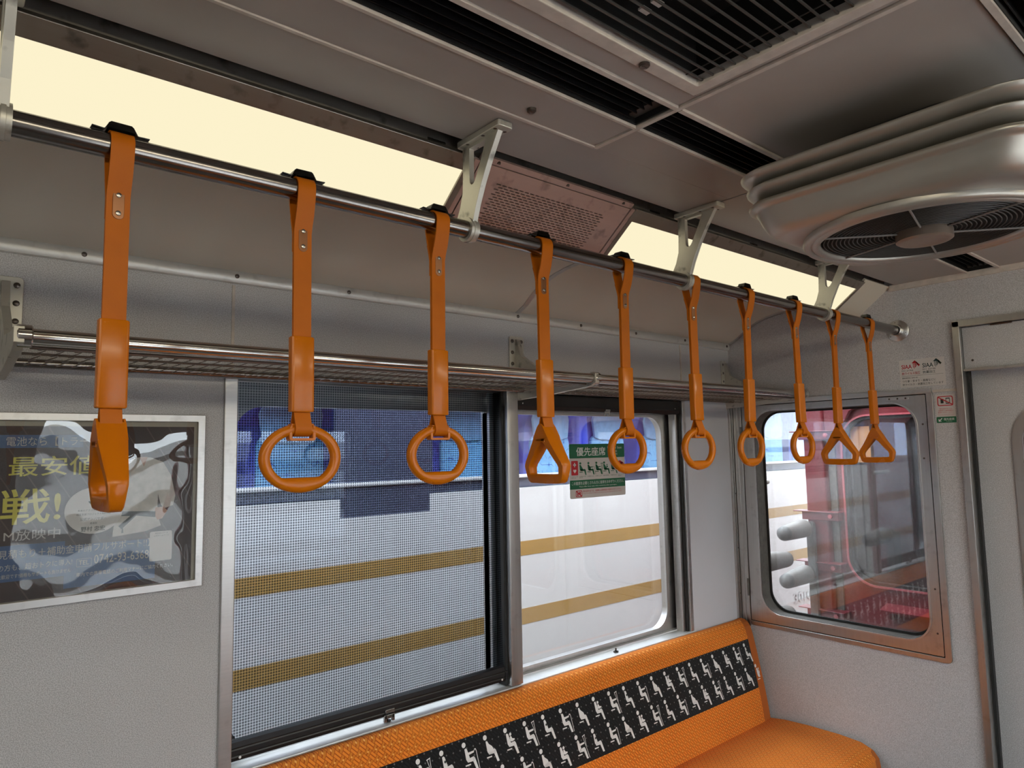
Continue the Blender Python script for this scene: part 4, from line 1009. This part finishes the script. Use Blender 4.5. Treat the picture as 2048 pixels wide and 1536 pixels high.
# phone sticker beside the door
s3 = thing('wall_sticker', (EX, .86, 1.67), 'small no phones sticker with green foot between end window and door', 'sticker')
FYa, FYb, FZa, FZb = .890, .829, 1.622, 1.720
FP = lambda d: (lambda u, v: (-.0002 - d, FYa + (FYb - FYa) * u - .86, FZa + (FZb - FZa) * v - 1.67))
obj('sticker_sheet', MB().prism([(FP(0)(a, b)[1], FP(0)(a, b)[2]) for a, b in rr01(0, 1, 0, 1, .04)], 'X', -.0006, -.0001), 'paper', s3)
q = MB(); flat(q, rr01(0, 1, 0, .215, .035), FP(.0008)); obj('green_foot', q, 'green', s3)
q = MB(); A = rr01(.10, .90, .60, .945, .07); B = rr01(.15, .85, .63, .915, .05); n_ = len(A)
q.add([FP(.0009)(*p) for p in A + B], [(i, (i + 1) % n_, n_ + (i + 1) % n_, n_ + i) for i in range(n_)])
flat(q, [(.13, .90), (.18, .92), (.87, .655), (.83, .63)], FP(.0012))
put_text(q, '優先座席付近では、', FP(.0009), .18, .475, .042, .66); put_text(q, '混雑時には携帯電話の', FP(.0009), .12, .41, .042, .78); put_text(q, '電源をお切りください。', FP(.0009), .10, .345, .042, .80)
put_text(q, 'Please turn off your mobile phone', FP(.0009), .08, .29, .022, .84); put_text(q, 'near priority seats when crowded.', FP(.0009), .10, .255, .022, .80); obj('red_print', q, 'red', s3)
q = MB(); flat(q, rect(.27, .42, .69, .85), FP(.0010)); flat(q, rect(.27, .31, .85, .87), FP(.0010))
A = rect(.53, .74, .67, .88); B = rect(.56, .71, .70, .845); q.add([FP(.0010)(*p) for p in A + B], [(i, (i + 1) % 4, 4 + (i + 1) % 4, 4 + i) for i in range(4)]); obj('black_print', q, 'ink', s3)
q = MB(); put_text(q, '優先座席', FP(.0010), .36, .085, .085, .54); put_text(q, 'Priority Seat', FP(.0010), .48, .035, .025, .30)
flat(q, [(.10, .05), (.10, .14), (.14, .14), (.14, .09), (.27, .175), (.30, .155), (.17, .07), (.24, .07), (.24, .05)], FP(.0010)); obj('white_print', q, 'white', s3)

# ================================================================== OUTSIDE
struct('ground', MB().box(-14, 22, -14, 16, -1.15, -1.1), 'ground')
def coach(TY, s, label, seats):
    """white coach whose near side lies in the plane y=TY; s=+1 beyond the left wall"""
    t = thing('railway_coach', (2.0, TY, -1.1), label, 'train')
    L = lambda mb: (setattr(mb, 'v', [(v[0] - 2.0, v[1] * s, v[2] + 1.1) for v in mb.v]), mb)[1]
    xa_, xb_ = -7.0, 13.0; D = 2.6
    post = [1.38, 1.92]
    body = MB().prism([(0, -.85), (0, 1.345), (.012, 1.352), (.06, 1.352), (.06, -.85)], 'X', xa_, xb_)
    if s > 0:
        body = MB()
        pr_ = [(0, -.85), (0, 1.345), (.06, 1.352), (.06, -.85)]
        body.prism(pr_, 'X', xa_, 1.42).prism(pr_, 'X', 1.90, xb_).prism([(0, -.85), (0, 1.262), (.06, 1.262), (.06, -.85)], 'X', 1.42, 1.90)
    obj('body_side', L(body), 'trainwhite', t, bev=.003 if s < 0 else 0)
    obj('window_band', L(MB().box(xa_, xb_, .012, .03, 1.35, 1.402)), 'trainblue', t)
    obj('sill_strip', L(MB().prism([(.0, 1.400), (-.006, 1.404), (-.006, 1.416), (0, 1.419), (.03, 1.419), (.03, 1.400)], 'X', xa_, xb_)), 'trainwhite', t)
    obj('cantrail', L(MB().prism([(.012, 1.86), (.012, 1.92), (.05, 2.10), (.16, 2.28), (.45, 2.40), (1.3, 2.45), (1.3, 2.40), (.47, 2.35), (.2, 2.24), (.08, 2.08), (.05, 1.86)], 'X', xa_, xb_)), 'trainwhite', t)
    for z0, z1 in ((.980, 1.057), (.616, .699)): obj('gold_stripe', L(MB().box(xa_, xb_, -.0012, .001, z0, z1)), 'gold', t)
    obj('window_pane', L(MB().box(xa_, xb_, .030, .034, 1.40, 1.88)), 'coachglass', t)
    obj('window_post', L(MB().box(1.40, 1.92, .006, .03, 1.262, 1.88)), 'trainblue', t)
    for x in (4.25, 7.2): obj('window_post', L(MB().box(x, x + .10, .02, .05, 1.40, 1.88)), 'trainblue', t)
    obj('coach_floor', L(MB().box(xa_, xb_, .06, 1.9, .3, .34)), 'floor', t)
    obj('coach_ceiling', L(MB().box(xa_, xb_, .06, 1.9, 2.2, 2.22)), 'trainwhite', t)
    obj('far_side', L(MB().box(xa_, xb_, 1.9, 1.94, -.8, 2.2)), 'seatblue', t)
    for k in range(6): obj('coach_fill_strip', L(MB().box(-1 + k * 1.8, .3 + k * 1.8, .5, .75, 2.17, 2.195)), 'coachfill', t)  # glowing strips out of view, added to light the seats
    return t
coach(2.9, 1, 'white coach with two gold stripes standing outside the left windows', True)
struct('platform', MB().box(-14, 22, -5.6, OY - .30, -1.1, -.05), 'platform')
sw_ = setting('wall_far_unseen')  # unseen banded wall, added to give the poster cover striped reflections
obj('wall_sheet', MB().box(-14, 22, -6.0, -5.7, -1.1, 1.7), 'trainwhite', sw_)
for z_ in (.2, .75, 1.3): obj('reflection_band', MB().box(-14, 22, -5.70, -5.69, z_, z_ + .16), 'rubber', sw_)
# its raised number
q = MB()
put_text(q, '3010', lambda u, v: (u, 0, v), 0, 0, .078, .275, .01)
no = obj('coach_number', MB().add([(v[0], 0, v[2]) for v in q.v] + [(v[0], -.006, v[2]) for v in q.v], [tuple(i for i in f) for f in q.f] + [tuple(i + len(q.v) for i in f) for f in q.f]), 'trainwhite')
no.location = (5.355, 2.8985, .286); tag(no, 'raised white number 3010 low on the white coach', 'number')
# seats seen through its windows
def coach_seat(x, label, vivid=False):
    t = thing('passenger_seat', (x, 3.26, .34), label, 'seat', 'high backed seats inside the white coach')
    z0 = .34
    def body(y0, y1, w0, w1, zt, rr_):
        return MB().prism(rrect(-w0, w0, .1, zt - z0, rr_, 6), 'Y', y0, y1)
    obj('seat_shell', MB().prism([(-.20, .35), (-.23, .9), (-.20, 1.35), (-.12, 1.52), (.06, 1.54), (.17, 1.42), (.22, 1.1), (.24, .35)], 'Y', -.02, .45), 'seatvivid' if vivid else 'seatblue', t, bev=.02, smooth=True)
    obj('seat_cloth', MB().prism(rrect(-.165, .165, .55, 1.30, .05, 5), 'Y', -.045, -.018), 'squiggle', t, bev=.006, smooth=True)
    obj('headrest_cover', MB().prism([(-.145, 1.285), (-.09, 1.272), (0, 1.268), (.09, 1.272), (.14, 1.285), (.155, 1.40), (.13, 1.50), (-.12, 1.50), (-.16, 1.40)], 'Y', -.062, -.040), 'cover', t, bev=.006, smooth=True)
    obj('seat_base', MB().box(-.22, .22, .0, .45, .0, .42), 'seatblue', t)
    return t
labs = ['coach seat half hidden by the far left blind part', 'coach seat seen dimly through the middle of the blind', 'coach seat behind the blind near its right edge', 'aqua covered coach seat behind the fourth strap', 'aqua covered coach seat above the green sticker', 'aqua covered coach seat at the right edge of the clear window', 'coach seat hidden behind the corner pillar', 'coach seat behind the pillar, farther along', 'coach seat seen first in the dusty end window', 'coach seat seen second in the dusty end window', 'farthest coach seat behind the red car edge']
for i, x in enumerate((.75, 1.32, 2.35, 3.02, 3.56, 4.10, 4.64, 5.18, 5.72, 6.26, 6.80)):
    t_ = coach_seat(x, labs[i])
    if i == 3: tag(obj('side_shell', MB().prism([(.19, .5), (.21, 1.0), (.225, 1.6), (.29, 1.6), (.315, 1.0), (.33, .5)], 'Y', -.09, .25), 'seatvivid', t_, bev=.015, smooth=True), 'bright blue seat side')

# red neighbouring car of our own train
RX = 3.55
rc = thing('red_coach_end', (RX, MID, -1.1), 'red end of the next car seen through the dusty end window', 'train')
L = lambda mb: (setattr(mb, 'v', [(v[0] - RX, v[1] - MID, v[2] + 1.1) for v in mb.v]), mb)[1]
hw_ = 1.80
mb = MB().frame('X', (2 * MID - hw_, hw_, -.85, 2.35), .06, (.90, 1.615, .865, 1.690), .13, RX, RX + .04, 10)
obj('end_sheet', L(mb), 'redcar', rc, smooth=30)
obj('window_moulding', L(MB().frame('X', (.892, 1.623, .857, 1.698), .138, (.900, 1.614, .866, 1.689), .129, RX - .010, RX + .002, 12)), 'redpale', rc, smooth=30)
obj('window_rubber', L(MB().frame('X', (.900, 1.614, .866, 1.689), .129, (.915, 1.600, .880, 1.675), .118, RX - .004, RX + .03, 12)), 'blackrub', rc, smooth=30)
obj('window_glass', L(MB().box(RX + .02, RX + .024, .90, 1.61, .87, 1.69)), 'glass', rc)
obj('dark_inside', L(MB().box(RX + .04, RX + .9, .2, 1.78, -.5, 2.3)), 'void', rc)
obj('side_skin', L(MB().box(RX + .03, RX + 3, hw_ - .04, hw_, -.85, 2.3)), 'redcar', rc)
obj('corner_pillar', L(MB().prism(rrect(RX - .045, RX + .01, 1.690, hw_, .012, 3), 'Z', -.6, 2.2)), 'redcar', rc, smooth=30)
obj('pillar_groove', L(MB().box(RX - .012, RX + .001, 1.652, 1.686, -.4, 1.63)), 'rubber', rc)
obj('gusset', L(MB().prism([(1.80, 1.62), (1.80, 1.80), (1.40, 1.80), (1.56, 1.715), (1.61, 1.62)], 'X', RX - .03, RX)), 'redcar', rc, bev=.004)
for z in (1.60, 1.19, .935, .70):
    obj('hinge_bracket', L(MB().box(RX - .06, RX, 1.632, 1.82, z - .022, z + .022).box(RX - .075, RX, 1.625, 1.86, z + .018, z + .024)), 'redcar', rc, bev=.003)
    obj('bolt', L(MB().lathe((RX - .061, 1.670, z), [(.012, 0), (.012, -.008), (.0001, -.010)], 'X', 6)), 'redpale', rc)
obj('ledge', L(MB().prism([(RX, .790), (RX - .09, .772), (RX - .09, .764), (RX, .764)], 'Y', .5, 1.45)), 'redcar', rc)
obj('bolt', L(MB().lathe((RX - .02, 1.425, .735), [(.018, .02), (.016, 0), (.010, -.006), (.0001, -.008)], 'X', 12)), 'redcar', rc, smooth=True)
obj('amber_notice', L(MB().box(RX + .026, RX + .0275, 1.49, 1.585, 1.46, 1.64)), 'amber', rc)
# grey rubber anti-fall buffers: comb of fingers reaching across the gap
def buffers(loc, sgn, zs, label, span):
    t = thing('rubber_buffer', loc, label, 'buffer', 'grey rubber buffers between the cars')
    obj('mounting_spine', MB().prism(rrect(-.048, -.010, *span, .015, 3), 'X', -.012 * sgn, .012 * sgn), 'fingertip', t)
    if sgn < 0: obj('mounting_bar', MB().box(-.102, .0, -.045, -.012, span[0] + .02, span[1] - .02), 'fingertip', t)
    for z in zs:
        pts = [(0, 0, z), (-sgn * .02, 0, z), (-sgn * .06, 0, z - .002), (-sgn * .12, -.002, z - .004), (-sgn * .215, -.004, z - .008)]
        fg = obj('finger', MB().tube(pts, [.034, .046, .045, .042, .037], 16), 'finger', t, smooth=True)
        e = Vector(pts[-1]); d = (e - Vector(pts[-2])).normalized()
        obj('finger_tip', MB().tube([e, e + d * .016, e + d * .029, e + d * .037, e + d * .040], [.037, .035, .027, .016, .003], 16), 'fingertip', fg, smooth=True)
    return t
buffers((RX - .07, 1.80, 1.0), 1, [.125, -.105], 'grey rubber finger buffer fixed to the red car corner', (-.45, .16))
buffers((EX + .21, 1.722, 1.0), -1, [.025, -.225], 'grey rubber finger buffer on our own car end, cut by the window edge', (-.5, .06))
hd_ = obj('buffer_pin', MB().tube([(-.075, 0, 0), (.10, 0, 0), (.11, 0, 0)], [.011, .011, .004], 10), 'gi', smooth=True, loc=(EX + .20, 1.715, 1.385)); tag(hd_, 'thin grey rubber pin at the upper left inside the end window', 'pin')
